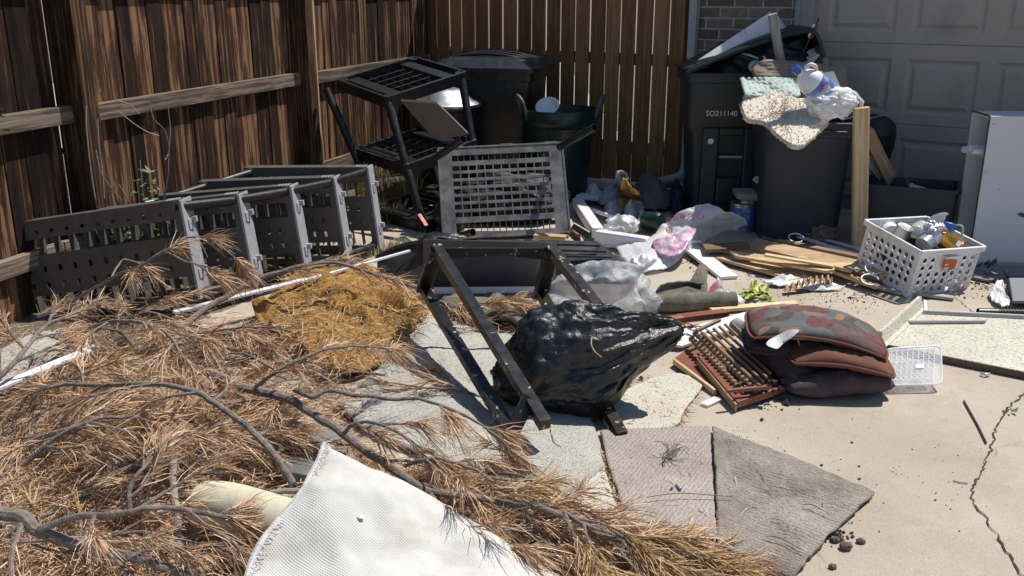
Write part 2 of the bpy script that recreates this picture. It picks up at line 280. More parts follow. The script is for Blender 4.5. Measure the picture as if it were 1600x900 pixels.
# ---------------------------------------------------------------- mesh builder
class MB:
    def __init__(s): s.v = []; s.f = []; s.uv = []; s.k = 0
    def add(s, vs, fs, uvs=None):
        o = len(s.v); s.v += [tuple(p) for p in vs]
        for i, f in enumerate(fs):
            s.f.append(tuple(o + j for j in f))
            s.uv.append(uvs[i] if uvs else [(vs[j][0], vs[j][1]) for j in f])
        return s
    def frame_box(s, c, X, Y, Z, sx, sy, sz, taper=(1, 1), jit=0):
        """box centred at c, size sx along X (grain), sy along Y, sz along Z"""
        s.k += 1; ko = 10 * (s.k + random.randint(0, 40)); uo = rnd(0, 9)
        vs = []; L = []
        for k in (-.5, .5):
            for j in (-.5, .5):
                for i in (-.5, .5):
                    tx = taper[0] if k > 0 else 1; ty = taper[1] if k > 0 else 1
                    a, b_, d = i * sx * tx, j * sy * ty, k * sz
                    if jit: a += rnd(-jit, jit); b_ += rnd(-jit, jit) * .3
                    vs.append(c + X * a + Y * b_ + Z * d); L.append((i * sx, j * sy, k * sz))
        fs = [(0, 2, 3, 1), (4, 5, 7, 6), (0, 1, 5, 4), (2, 6, 7, 3), (0, 4, 6, 2), (1, 3, 7, 5)]
        uv = []
        for q, f in enumerate(fs):
            if q < 2: uv.append([(L[j][0] + uo, L[j][1] + ko) for j in f])
            elif q < 4: uv.append([(L[j][0] + uo, L[j][2] + ko + .3) for j in f])
            else: uv.append([(L[j][1] * .15 + uo, L[j][2] + ko + .6) for j in f])
        return s.add(vs, fs, uv)
    def beam(s, p0, p1, wd, th, up=(0, 0, 1), jit=0):
        p0 = V(p0); p1 = V(p1); X = (p1 - p0); L = X.length; X.normalize(); Z = V(up); Z = (Z - X * Z.dot(X)).normalized(); Y = Z.cross(X)
        return s.frame_box((p0 + p1) / 2, X, Y, Z, L, wd, th, jit=jit)
    def box(s, c, size, rz=0): return s.frame_box(V(c), V((cos(rz), sin(rz), 0)), V((-sin(rz), cos(rz), 0)), V((0, 0, 1)), *size)
    def tube(s, pts, r, n=10, cap=True, ell=1):
        pts = [V(p) for p in pts]; m = len(pts); rs = r if hasattr(r, '__len__') else [r] * m
        vs = []; last = None; acc = 0; ls = []
        for i, p in enumerate(pts):
            t = (pts[min(i + 1, m - 1)] - pts[max(i - 1, 0)]).normalized()
            if last is None: a = t.orthogonal().normalized()
            else: a = (last - t * last.dot(t)).normalized()
            last = a; b_ = t.cross(a)
            if i: acc += (p - pts[i - 1]).length
            ls.append(acc)
            for j in range(n):
                q = 2 * pi * j / n; vs.append(p + (a * cos(q) + b_ * sin(q) * ell) * rs[i])
        fs = []; uv = []
        for i in range(m - 1):
            for j in range(n):
                k = (j + 1) % n; fs.append((i * n + j, i * n + k, (i + 1) * n + k, (i + 1) * n + j))
                uv.append([(ls[i], j / n), (ls[i], (j + 1) / n), (ls[i + 1], (j + 1) / n), (ls[i + 1], j / n)])
        if cap:
            fs.append(tuple(range(n))[::-1]); uv.append([(0, 0)] * n); fs.append(tuple((m - 1) * n + j for j in range(n))); uv.append([(0, 0)] * n)
        return s.add(vs, fs, uv)
    def pipe(s, p0, p1, r, wall=.003, n=16):
        """hollow open tube"""
        p0 = V(p0); p1 = V(p1)
        s.tube([p0, p1], r, n, False); ri = r - wall
        s.tube([p0, p1], ri, n, False)
        t = (p1 - p0).normalized(); a = t.orthogonal().normalized(); b_ = t.cross(a)
        for p in (p0, p1):
            vs = [p + (a * cos(2 * pi * j / n) + b_ * sin(2 * pi * j / n)) * q for q in (r, ri) for j in range(n)]
            s.add(vs, [(j, (j + 1) % n, n + (j + 1) % n, n + j) for j in range(n)])
        return s
    def lathe(s, c, prof, n=28, axis=(0, 0, 1), cap0=True, cap1=False):
        c = V(c); Z = V(axis).normalized(); X = Z.orthogonal().normalized(); Y = Z.cross(X); vs = []; m = len(prof)
        for r, z in prof:
            for j in range(n): q = 2 * pi * j / n; vs.append(c + Z * z + (X * cos(q) + Y * sin(q)) * r)
        fs = [(i * n + j, i * n + (j + 1) % n, (i + 1) * n + (j + 1) % n, (i + 1) * n + j) for i in range(m - 1) for j in range(n)]
        if cap0: fs.append(tuple(range(n))[::-1])
        if cap1: fs.append(tuple((m - 1) * n + j for j in range(n)))
        return s.add(vs, fs)
    def loft(s, c, rz, secs, cap0=True, cap1=False, n=5):
        """secs: (z, half x, half y, corner radius, offset x, offset y) rounded rectangles stacked along z"""
        c = V(c); X = V((cos(rz), sin(rz), 0)); Y = V((-sin(rz), cos(rz), 0)); vs = []; cnt = 4 * n
        for z, hx, hy, r, ox, oy in secs:
            for q, (sx, sy) in enumerate(((1, 1), (-1, 1), (-1, -1), (1, -1))):
                for j in range(n):
                    a = pi / 2 * (q + j / (n - 1))
                    vs.append(c + X * (ox + sx * (hx - r) + r * cos(a)) + Y * (oy + sy * (hy - r) + r * sin(a)) + V((0, 0, z)))
        m = len(secs)
        fs = [(i * cnt + j, i * cnt + (j + 1) % cnt, (i + 1) * cnt + (j + 1) % cnt, (i + 1) * cnt + j) for i in range(m - 1) for j in range(cnt)]
        if cap0: fs.append(tuple(range(cnt))[::-1])
        if cap1: fs.append(tuple((m - 1) * cnt + j for j in range(cnt)))
        return s.add(vs, fs)
    def cells(s, o, X, Y, Z, xs, ys, solid, th):
        """perforated panel: grid of cells in X,Y; th thick along Z"""
        nx, ny = len(xs), len(ys); vs = []
        for k in (0, 1):
            for j in range(ny):
                for i in range(nx): vs.append(o + X * xs[i] + Y * ys[j] + Z * (k * th))
        idx = lambda i, j, k: k * nx * ny + j * nx + i
        S_ = lambda i, j: 0 <= i < nx - 1 and 0 <= j < ny - 1 and solid(i, j)
        fs = []
        for j in range(ny - 1):
            for i in range(nx - 1):
                if not S_(i, j): continue
                fs.append((idx(i, j, 1), idx(i + 1, j, 1), idx(i + 1, j + 1, 1), idx(i, j + 1, 1)))
                fs.append((idx(i, j, 0), idx(i, j + 1, 0), idx(i + 1, j + 1, 0), idx(i + 1, j, 0)))
                if not S_(i - 1, j): fs.append((idx(i, j, 0), idx(i, j, 1), idx(i, j + 1, 1), idx(i, j + 1, 0)))
                if not S_(i + 1, j): fs.append((idx(i + 1, j, 0), idx(i + 1, j + 1, 0), idx(i + 1, j + 1, 1), idx(i + 1, j, 1)))
                if not S_(i, j - 1): fs.append((idx(i, j, 0), idx(i + 1, j, 0), idx(i + 1, j, 1), idx(i, j, 1)))
                if not S_(i, j + 1): fs.append((idx(i, j + 1, 0), idx(i, j + 1, 1), idx(i + 1, j + 1, 1), idx(i + 1, j + 1, 0)))
        return s.add(vs, fs)
    def holes(s, o, X, Y, Z, w_, h_, nx, ny, rad, mx, my, th, skip=None, top=0):
        """panel with round holes: w_ x h_, margins mx,my, nx x ny holes"""
        cw, ch = (w_ - 2 * mx) / nx, (h_ - 2 * my) / ny; n = 12
        def quad(a, b_, c, d):
            pts = [o + X * p[0] + Y * p[1] for p in (a, b_, c, d)]
            s.add(pts + [p + Z * th for p in pts], [(3, 2, 1, 0), (4, 5, 6, 7), (0, 1, 5, 4), (1, 2, 6, 5), (2, 3, 7, 6), (3, 0, 4, 7)])
        quad((0, 0), (w_, 0), (w_, my), (0, my)); quad((0, h_ - my), (w_, h_ - my), (w_, h_), (0, h_))
        quad((0, my), (mx, my), (mx, h_ - my), (0, h_ - my)); quad((w_ - mx, my), (w_, my), (w_, h_ - my), (w_ - mx, h_ - my))
        for j in range(ny):
            for i in range(nx):
                cx, cy = mx + cw * (i + .5), my + ch * (j + .5)
                if skip and skip(i, j):
                    quad((cx - cw / 2, cy - ch / 2), (cx + cw / 2, cy - ch / 2), (cx + cw / 2, cy + ch / 2), (cx - cw / 2, cy + ch / 2)); continue
                out = []; inn = []
                for q in range(n):
                    a = 2 * pi * (q + .5) / n; dx, dy = cos(a), sin(a); k = min(cw / 2 / max(abs(dx), 1e-6), ch / 2 / max(abs(dy), 1e-6))
                    # snap to the corners so the ring tiles the cell
                    out.append((cx + dx * k, cy + dy * k)); inn.append((cx + dx * rad, cy + dy * rad))
                cor = [(cx + cw / 2, cy + ch / 2), (cx - cw / 2, cy + ch / 2), (cx - cw / 2, cy - ch / 2), (cx + cw / 2, cy - ch / 2)]
                pts = [o + X * p[0] + Y * p[1] + Z * (th * k) for k in (0, 1) for p in out + inn + cor]
                N = 2 * n + 4; fs = []
                for q in range(n):
                    q2 = (q + 1) % n
                    fs.append((q + N, q2 + N, n + q2 + N, n + q + N)); fs.append((n + q, n + q2, q2, q)); fs.append((n + q, n + q + N, n + q2 + N, n + q2))
                for ci, q in enumerate((1, 4, 7, 10)):
                    fs.append((q + N, 2 * n + ci + N, (q + 1) % n + N)); fs.append(((q + 1) % n, 2 * n + ci, q))
                s.add(pts, fs)
        return s
    def build(s, name, mat, parent=None, smooth=False, bevel=0, solid=0, subsurf=0, weld=0):
        off = V((0, 0, 0))
        if parent is not None:
            off = parent.location.copy(); q = parent
            while q.parent is not None: q = q.parent; off = off + q.location
        elif s.v:
            a = np.array(s.v); off = V((float(a[:, 0].mean()), float(a[:, 1].mean()), float(a[:, 2].min())))
        me = bpy.data.meshes.new(name); me.from_pydata([V(p) - off for p in s.v], [], s.f)
        ul = me.uv_layers.new(name='UVMap'); flat = [c for f in s.uv for p in f for c in p]
        if len(flat) == 2 * len(me.loops): ul.data.foreach_set('uv', flat)
        me.materials.append(MT[mat] if isinstance(mat, str) else mat)
        if smooth: me.polygons.foreach_set('use_smooth', [True] * len(me.polygons))
        o = bpy.data.objects.new(name, me); S.collection.objects.link(o)
        if parent is not None: o.parent = parent
        else: o.location = off
        if weld: mm = o.modifiers.new('w', 'WELD'); mm.merge_threshold = weld
        if solid: mm = o.modifiers.new('s', 'SOLIDIFY'); mm.thickness = solid; mm.offset = 0
        if bevel: mm = o.modifiers.new('b', 'BEVEL'); mm.width = bevel; mm.segments = 2; mm.limit_method = 'ANGLE'
        if subsurf: mm = o.modifiers.new('u', 'SUBSURF'); mm.levels = mm.render_levels = subsurf
        if smooth and bevel == 0:
            try: me.set_sharp_from_angle(angle=R(38))
            except Exception: pass
        return o
def thing(name, label, cat, loc, group=None):
    o = bpy.data.objects.new(name, None); S.collection.objects.link(o); o.location = V(loc); o.empty_display_size = .05
    o['label'] = label; o['category'] = cat
    if group: o['group'] = group
    return o
def tag(o, label, cat, group=None):
    o['label'] = label; o['category'] = cat
    if group: o['group'] = group
    return o
def kind(o, k): o['kind'] = k; return o
def cr(pts, n=6):
    """Catmull-Rom through points"""
    pts = [V(p) for p in pts]; out = []
    for i in range(len(pts) - 1):
        p0 = pts[max(i - 1, 0)]; p1 = pts[i]; p2 = pts[i + 1]; p3 = pts[min(i + 2, len(pts) - 1)]
        for k in range(n):
            t = k / n; out.append(.5 * ((2 * p1) + (p2 - p0) * t + (2 * p0 - 5 * p1 + 4 * p2 - p3) * t * t + (3 * p1 - p0 - 3 * p2 + p3) * t ** 3))
    out.append(pts[-1]); return out
def fbm(p, o=4): return noise.fractal(V(p), 1.0, 2.0, o)
def patch(mb, pts, rings=10, seg=8, center=None, fz=None, smooth=True, edge=0):
    """surface filling a closed outline (3D points); fz(p, r) -> offset vector"""
    pts = [V(p) for p in pts]; n = len(pts); loop = []
    for i in range(n):
        p0, p1, p2, p3 = pts[i - 1], pts[i], pts[(i + 1) % n], pts[(i + 2) % n]
        for k in range(seg):
            t = k / seg
            loop.append(.5 * ((2 * p1) + (p2 - p0) * t + (2 * p0 - 5 * p1 + 4 * p2 - p3) * t * t + (3 * p1 - p0 - 3 * p2 + p3) * t ** 3) if smooth else p1.lerp(p2, t))
    c = V(center) if center is not None else sum(pts, V()) / n
    vs = [c]; N = len(loop)
    if edge: loop = [p + V((fbm(p * 40), fbm(p * 40 + V((9, 9, 9))), 0)) * edge for p in loop]
    for r in range(1, rings + 1):
        for p in loop: vs.append(c.lerp(p, r / rings))
    if fz: vs = [p + fz(p, 0 if i == 0 else (1 + (i - 1) // N) / rings) for i, p in enumerate(vs)]
    fs = [(0, 1 + j, 1 + (j + 1) % N) for j in range(N)]
    for r in range(rings - 1):
        for j in range(N): a = 1 + r * N + j; b_ = 1 + r * N + (j + 1) % N; fs.append((a, a + N, b_ + N, b_))
    return mb.add(vs, fs)
def blob(mb, c, rad, sub=5, fn=None, rz=0):
    bm = bmesh.new(); bmesh.ops.create_icosphere(bm, subdivisions=sub, radius=1); c = V(c)
    vs = []
    for v in bm.verts:
        p = v.co.copy(); q = V((p.x * rad[0], p.y * rad[1], p.z * rad[2]))
        if fn: q = fn(p, q)
        q.rotate(Matrix.Rotation(rz, 3, 'Z')); vs.append(c + q)
    fs = [tuple(v.index for v in f.verts) for f in bm.faces]; bm.free()
    return mb.add(vs, fs)
def ngon(mb, pts, Z, th):
    """flat plate of an outline, th thick along -Z"""
    pts = [V(p) for p in pts]; n = len(pts); Z = V(Z).normalized()
    return mb.add(pts + [p - Z * th for p in pts], [tuple(range(n)), tuple(range(2 * n - 1, n - 1, -1))] + [(i, n + i, n + (i + 1) % n, (i + 1) % n) for i in range(n)])
def text_mesh(name, s, size, loc, X, Y, mat, parent, ext=.0008):
    cu = bpy.data.curves.new(name, 'FONT'); cu.body = s; cu.size = size; cu.extrude = ext; cu.align_x = 'CENTER'; cu.align_y = 'CENTER'
    tmp = bpy.data.objects.new('tmp', cu); S.collection.objects.link(tmp); bpy.context.view_layer.update()
    me = bpy.data.meshes.new_from_object(tmp.evaluated_get(bpy.context.evaluated_depsgraph_get())); bpy.data.objects.remove(tmp)
    X = V(X).normalized(); Y = V(Y); Y = (Y - X * Y.dot(X)).normalized(); Z = X.cross(Y)
    off = V(); q = parent
    while q is not None: off += q.location; q = q.parent
    me.transform(Matrix((X, Y, Z)).transposed().to_4x4()); me.transform(Matrix.Translation(V(loc) - off))
    me.materials.clear(); me.materials.append(MT[mat]); o = bpy.data.objects.new(name, me); S.collection.objects.link(o); o.parent = parent; return o
# ================================================================ the setting
def gridplane(mb, x0, x1, y0, y1, nx, ny, z=0, amp=0, sc=1):
    vs = []
    for j in range(ny + 1):
        for i in range(nx + 1):
            x = x0 + (x1 - x0) * i / nx; y = y0 + (y1 - y0) * j / ny
            vs.append((x, y, z + amp * fbm((x * sc, y * sc, 3))))
    fs = [(j * (nx + 1) + i, j * (nx + 1) + i + 1, (j + 1) * (nx + 1) + i + 1, (j + 1) * (nx + 1) + i) for j in range(ny) for i in range(nx)]
    return mb.add(vs, fs)
gb = MB(); gb.add([(-400, -400, -.06), (400, -400, -.06), (400, 400, -.06), (-400, 400, -.06)], [(0, 1, 2, 3)])
kind(gb.build('ground', 'dirt'), 'structure')
# strip of bare dirt along the fences
FO = V((-2.325, 4.24, 0)); FD = V((.33, .944, 0)).normalized(); FN = V((FD.y, -FD.x, 0))   # rail face line of the left fence, normal to the yard
HO = V((1.357, 7.38, 0)); HA = V((.825, -.565, 0)).normalized(); HN = V((HA.y, -HA.x, 0))   # garage wall line, normal to the yard
if HN.y > 0: HN = -HN
def fp(s, d, z=0): return FO + FD * s + FN * d + V((0, 0, z))
def hp(s, d, z=0): return HO + HA * s + HN * d + V((0, 0, z))
corner_s = 4.89
db = MB(); vs = []; nx, ny = 16, 120
for j in range(ny + 1):
    for i in range(nx + 1):
        s = -4 + 9.4 * j / ny; d = -.3 + (1.05 + .15 * sin(s * 2.1) + .35 * max(0, s - 3)) * i / nx
        p = fp(s, d); e = min(i, nx - i) / 3.0
        p.z = -.012 + min(1, e) * (.026 + .022 * fbm((p.x * 5, p.y * 5, 0))); vs.append(p)
db.add(vs, [(j * (nx + 1) + i, j * (nx + 1) + i + 1, (j + 1) * (nx + 1) + i + 1, (j + 1) * (nx + 1) + i) for j in range(ny) for i in range(nx)])
kind(db.build('dirt_strip', 'dirt', smooth=True), 'structure')
# concrete slabs with joints
cb = MB()
def slab(a, b, c, d): ngon(cb, [a, b, c, d], (0, 0, 1), .1)
jx = [-3.2, .745, 4.4, 8.0]; 
A0 = G(1110, 668); JD = (G(1062, 655) - G(1095, 575)).normalized()
drive = [V((-3.0, -2, 0)), V((9, -2, 0)), V((9, 2.4, 0)), hp(6, -.1), hp(0, -.1), V((.9, 8.2, 0)), V((-.55, 8.9, 0))]
ngon(cb, drive, (0, 0, 1), .1)
kind(cb.build('driveway', 'concrete'), 'structure')
# crack and slab joint, raised a hair above the slab
kb = MB()
def crack(px, wd, seed):
    random.seed(seed); pts = []
    for a, b in zip(px[:-1], px[1:]):
        pa, pb = G(*a, .0), G(*b, .0); n = max(2, int((pb - pa).length / .018))
        for k in range(n):
            p = pa.lerp(pb, k / n); pts.append(p + V((rnd(-1, 1), rnd(-1, 1), 0)) * .007)
    vs = []
    for i, p in enumerate(pts):
        t = (pts[min(i + 1, len(pts) - 1)] - pts[max(i - 1, 0)]).normalized(); s = V((-t.y, t.x, 0)); ww = wd * rnd(.35, 1.3)
        vs += [p + s * ww + V((0, 0, .004)), p - s * ww * rnd(.3, 1) + V((0, 0, .004))]
    kb.add(vs, [(2 * i, 2 * i + 1, 2 * i + 3, 2 * i + 2) for i in range(len(pts) - 1)])
crack([(1600, 615), (1572, 640), (1556, 668), (1548, 700), (1535, 738), (1517, 765), (1519, 782), (1535, 805), (1553, 830), (1567, 850), (1580, 880), (1600, 905), (1625, 940)], .0035, 4)
crack([(1600, 615), (1630, 590), (1700, 560)], .003, 5)
crack([(1480, 455), (1505, 476), (1525, 492)], .003, 6)
crack([(1555, 712), (1557, 700), (1600, 692)], .0007, 7)
kind(kb.build('pavement_crack', 'soil'), 'structure')
random.seed(11)
# ---------------------------------------------------------------- left fence: posts, rails, boards
fence = thing('old_wooden_fence', 'old dark stained vertical board fence with grey rails along the left side', 'fence', fp(1, 0))
posts_s = [-2.25, -.02 + .62, 2.98, 4.8]
posts_s = []
def fence_s_at(u, v, z):   # where along the fence a photo point at height z falls
    p = G(u, v, z); return (p - FO).dot(FD)
# board face 4 cm behind the rail face
def boards(mb, s0, s1, pf, zt, zb, wmin, wmax, gap, th, thj=.004, lean=.0):
    s = s0
    while s < s1:
        wd = min(rnd(wmin, wmax), s1 - s)
        if wd < .03: break
        c = pf(s + wd / 2, 0, 0); zt2 = zt + rnd(-.012, .012); zb2 = zb + rnd(-.01, .03)
        X = (V((0, 0, 1)) + (pf(1, 0) - pf(0, 0)) * rnd(-lean, lean)).normalized(); Yd = (pf(1, 0) - pf(0, 0)).normalized(); Z = Yd.cross(X)
        mb.frame_box(c + V((0, 0, (zt2 + zb2) / 2)) + Z * rnd(-thj, thj), X, Yd, Z, zt2 - zb2, wd, th)
        s += wd + gap * rnd(.55, 1.3)
# bay edges by posts: seen in the photo at u=160 and u=520
sp = [fence_s_at(195, 160, .99) - .02, fence_s_at(524, 112, .99) + .06]
dS = sp[1] - sp[0]; sp = [sp[0] - 2 * dS, sp[0] - dS, sp[0], sp[1]]
edges = sp + [4.93]
for i in range(len(edges) - 1):
    b = MB(); boards(b, edges[i] + .02, edges[i + 1] + .02, lambda s, d, z=0: fp(s, -.052 + d, z), 1.86, .0, .075, .13, .0035, .018, .009, .006)
    b.build('board_panel', 'fence', fence, bevel=.003)
    for z in (.27, .925, 1.60):
        r = MB(); e0 = fp(edges[i] + .05, -.02, z - rnd(.0, .012)); e1 = fp(edges[i + 1] - .05, -.02, z + rnd(0, .012))
        r.beam(e0, e1, .038, .088); r.build('rail', 'rail', fence, bevel=.004)
for s in sp:
    p = MB(); p.beam(fp(s, .015, -.02), fp(s + rnd(-.02, .01), .015, 1.93), .10, .115, up=FN); p.build('post', 'post', fence, bevel=.006)
    if s == sp[3]:
        q = MB(); q.beam(fp(s + .056, .045, .25), fp(s + .052, .045, 1.9), .022, .05, up=FN); q.build('pale_split', 'oldpine', fence, bevel=.003)
# ---------------------------------------------------------------- newer board fence between the corner and the house
gate = thing('board_fence', 'brown newer cedar board fence with sunlit gaps beside the brick wall', 'fence', hp(-1, 0))
gl = -2.62
b = MB(); boards(b, gl, -.12, lambda s, d, z=0: hp(s, -.03 + d, z), 1.88, .0, .122, .138, .0165, .014, .003, .002); b.build('board_panel', 'gate', gate, bevel=.002)
for z in (.3, 1.0, 1.65):
    b = MB(); b.beam(hp(gl, -.062, z), hp(-.06, -.062, z), .038, .088); b.build('rail', 'gate', gate)
b = MB(); b.beam(hp(-.075, .0, .03), hp(-.075, .0, 1.56), .055, .075, up=HN); b.build('post', 'gate', gate, bevel=.004)
b = MB(); b.beam(hp(-.075, .0, 1.575), hp(-.075, .0, 1.95), .055, .075, up=HN); b.build('post', 'gate', gate, bevel=.004)
# ---------------------------------------------------------------- house
house = thing('brick_house', 'brown brick house corner with grey panelled garage door', 'house', hp(2, -.5))
b = MB()
def wallface(mb, s0, s1, z0, z1, d, depth):
    vs = [hp(s0, d, z0), hp(s1, d, z0), hp(s1, d, z1), hp(s0, d, z1)]; 
    mb.add(vs, [(0, 1, 2, 3)], [[(s0, z0), (s1, z0), (s1, z1), (s0, z1)]])
    vs2 = [hp(s, d - depth * k, z) for s in (s0, s1) for k in (0, 1) for z in (z0, z1)]
    mb.add(vs2, [(0, 1, 3, 2)], [[(0, z0), (0, z1), (depth, z1), (depth, z0)]])
    mb.add(vs2, [(4, 5, 7, 6)], [[(0, z0), (0, z1), (depth, z1), (depth, z0)]])
wallface(b, 0, .775, .13, 2.45, 0, 6); wallface(b, 5.95, 8.2, .13, 2.45, 0, .35)
b.add([hp(.775, 0, 2.25), hp(5.95, 0, 2.25), hp(5.95, 0, 2.45), hp(.775, 0, 2.45)], [(0, 1, 2, 3)], [[(.8, 2.25), (5.9, 2.25), (5.9, 2.45), (.8, 2.45)]])
b.add([hp(0, -6, 0), hp(8.2, -6, 0), hp(8.2, -6, 2.45), hp(0, -6, 2.45)], [(0, 1, 2, 3)], [[(0, 0), (8, 0), (8, 2.45), (0, 2.45)]])
b.build('wall', 'brick', house)
b = MB(); b.frame_box(hp(.385, -.1, .06), HA, HN, V((0, 0, 1)), .79, .22, .14); b.build('foundation', 'trim', house, bevel=.006)
# garage door: four sections with raised-edge panels
gd = MB(); d0 = -.10; s0, s1 = .90, 5.80; sec = .533; zb = .10
ms = [.985 + .555 * k for k in range(9)]
ZS = [(zb, .637), (.641, 1.172), (1.176, 1.705), (1.709, 2.24)]
def ring(mb, r0, r1, e0, e1):
    (a, b_, c, d), (a2, b2, c2, d2) = r0, r1
    vs = [hp(a, e0, b_), hp(c, e0, b_), hp(c, e0, d), hp(a, e0, d), hp(a2, e1, b2), hp(c2, e1, b2), hp(c2, e1, d2), hp(a2, e1, d2)]
    mb.add(vs, [(0, 1, 5, 4), (1, 2, 6, 5), (2, 3, 7, 6), (3, 0, 4, 7)])
def rect(mb, a, b_, c, d, e): mb.add([hp(a, e, b_), hp(c, e, b_), hp(c, e, d), hp(a, e, d)], [(0, 1, 2, 3)])
for z0, z1 in ZS:
    zl, zh = max(z0 + .066, z1 - .465), z1 - .098
    rect(gd, s0, z0, s1, zl, d0); rect(gd, s0, zh, s1, z1, d0)
    rect(gd, s0, z1, s1, z1 + .004, d0 - .02)
    cur = s0
    for m in ms:
        if m + .455 > s1: break
        rect(gd, cur, zl, m, zh, d0); cur = m + .455
        i1 = .022; i2 = .034; i3 = .062
        R0 = (m, zl, m + .455, zh); f_ = lambda k: (m + k, zl + k, m + .455 - k, zh - k)
        ring(gd, R0, f_(i1), d0, d0 - .013); ring(gd, f_(i1), f_(i2), d0 - .013, d0 - .013); ring(gd, f_(i2), f_(i3), d0 - .013, d0 + .002)
        k = f_(i3); rect(gd, *k, d0 + .002)
    rect(gd, cur, zl, s1, zh, d0)
rect(gd, s0, 0, s1, zb, d0 - .03)
gdo = gd.build('garage_door', 'door', house, weld=.0004)
b = MB(); b.frame_box(hp(.84, -.06, 1.14), V((0, 0, 1)), HA, HN, 2.28, .125, .10); b.frame_box(hp(.79, -.045, 1.14), V((0, 0, 1)), HA, HN, 2.28, .03, .12)
b.frame_box(hp(5.86, -.06, 1.14), V((0, 0, 1)), HA, HN, 2.28, .125, .10); b.frame_box(hp(3.35, -.06, 2.27), HA, V((0, 0, 1)), HN, 5.2, .09, .10); b.build('door_frame', 'trim', house, bevel=.004)
b = MB(); b.frame_box(hp(4, -3.05, 2.44), HA, HN, V((0, 0, 1)), 9.3, 6.16, .10); b.build('eave', 'trim', house)
b = MB(); vs = [hp(-.7, .05, 2.50), hp(8.7, .05, 2.50), hp(8.7, -2.9, 4.1), hp(-.7, -2.9, 4.1), hp(8.7, -6.3, 2.53), hp(-.7, -6.3, 2.53)]
b.add(vs, [(0, 1, 2, 3), (3, 2, 4, 5), (0, 3, 5), (1, 4, 2)]); b.build('roof', 'tiles_roof', house, solid=.03)
b = MB(); b.frame_box(hp(4, .08, 2.44), HA, HN, V((0, 0, 1)), 9.3, .10, .10); b.build('gutter', 'spout', house, bevel=.01)
# downspout at the brick corner with its outward kick
b = MB(); b.beam(hp(.03, .045, .12), hp(.03, .045, 2.45), .062, .07, up=HN); b.build('downspout', 'spout', house, bevel=.008)
b = MB(); b.tube(cr([hp(.03, .045, .30), hp(.03, .05, .20), hp(.0, .085, .13), hp(-.09, .17, .10), hp(-.16, .24, .085)], 5), .042, 10); b.build('downspout_elbow', 'spout', house, smooth=True)
# yard behind the boards catches the sun
b = MB(); gridplane(b, -8, 1.2, 9.6, 22, 4, 4, .0); kind(b.build('side_yard', 'concrete'), 'structure')
# ================================================================ plastic shelving
def shelf_panel(mb, TL, TR, down, depth_dir, th=.075, kind_=0):
    """perforated moulded shelf: TL->TR across, 'down' vector gives the other side; skirt runs th along depth_dir"""
    X = (TR - TL); W = X.length; X.normalize(); H = down.length; Y = down.normalized(); Z = V(depth_dir).normalized()
    Z = (Z - X * Z.dot(X) - Y * Z.dot(Y)).normalized()
    xs = [0, .03]; n = 11; a = (W - .06) / n
    for i in range(n): xs += [.03 + a * i + a * .16, .03 + a * (i + 1) - a * .08]
    xs += [W]
    ys = [0, .045, .062, .085, .160, .216, .244, .294, .322, .355, .44, H]
    ys = [y * H / .47 if y != H else H for y in ys]
    holes = {1: 'small', 3: 'slot', 5: 'sq', 7: 'sq', 9: 'slot'}
    def solid(i, j):
        if j not in holes: return True
        if i % 2 == 0 or i == 0 or i >= len(xs) - 2: return True
        return False
    def solid2(i, j):
        k = holes.get(j)
        if k is None: return True
        if k == 'slot': return i == 0 or i == len(xs) - 2
        return solid(i, j)
    mb.cells(TL, X, Y, Z, xs, ys, solid2, .006)
    # fins inside the slot bands
    for j in (3, 9):
        for i in range(n + 1):
            x = .03 + a * i; c = TL + X * x + Y * (ys[j] + ys[j + 1]) / 2 + Z * (th * .45)
            mb.frame_box(c, Y, X, Z, ys[j + 1] - ys[j], .0035, th * .8)
    # skirt
    for (p, q) in ((TL, TR), (TL + down, TR + down), (TL, TL + down), (TR, TR + down)):
        inset = (((TL + TR + down) / 2 + TL * .5) * 0)
        mb.beam(p + Z * (th / 2), q + Z * (th / 2), .008, th, up=Z)
    for cc in (TL + X * .028 + Y * .028, TR - X * .028 + Y * .028, TL + X * .028 - Y * .028 + down, TR - X * .028 - Y * .028 + down):
        mb.tube([cc - Z * .004, cc + Z * (th + .004)], .03, 14)
    return X, Y, Z
t = thing('shelving_unit', 'dark grey perforated plastic shelving unit toppled on its side, five shelves, by the left fence', 'shelving unit', G(200, 470))
TLs = [P(-6, 354, 4.40), P(130, 331, 4.69), P(234, 308, 4.98), P(309, 285, 5.27), P(381, 263, 5.56)]
TRs = [P(279, 313, 4.34), P(370, 304, 4.62), P(452, 291, 4.91), P(520, 278, 5.2), P(573, 262, 5.5)]
corners = []
for i, (a, b) in enumerate(zip(TLs, TRs)):
    hgt = .48 if i == 0 else min(.50, (a.z + b.z) / 2 - .02)
    down = V((.055, -.02, -hgt)); 
    ax = (TRs[4] - TRs[0]).normalized() if i else V((.35, .9, .1))
    m = MB(); X, Y, Z = shelf_panel(m, a, b, down, ax, .075)
    sh = m.build('shelf', 'shelf_pl', t, bevel=.0015)
    # outer skirt on the right side with clips
    e = MB(); c0 = b + X * .004; e.beam(c0 + Z * .058, c0 + down + Z * .058, .012, .125, up=Z)
    for f_ in (.22, .72):
        e.frame_box(b + down * f_ + X * .022 + Z * .075, X, Y, Z, .03, .028, .022)
        e.frame_box(b + down * (f_ + .035) + X * .010 + Z * .05, X, Y, Z, .012, .05, .04)
    for k in range(4):
        e.frame_box(b + down * .02 + X * (-.012 - .017 * k) - Y * .004 + Z * .026, Y, X, Z, .03, .003, .05)
    e.build('edge_skirt', 'shelf_edge', sh, bevel=.002)
    corners.append((a + X * .028 + Y * .028, b - X * .028 + Y * .028, a + down + X * .028 - Y * .028, b + down - X * .028 - Y * .028))
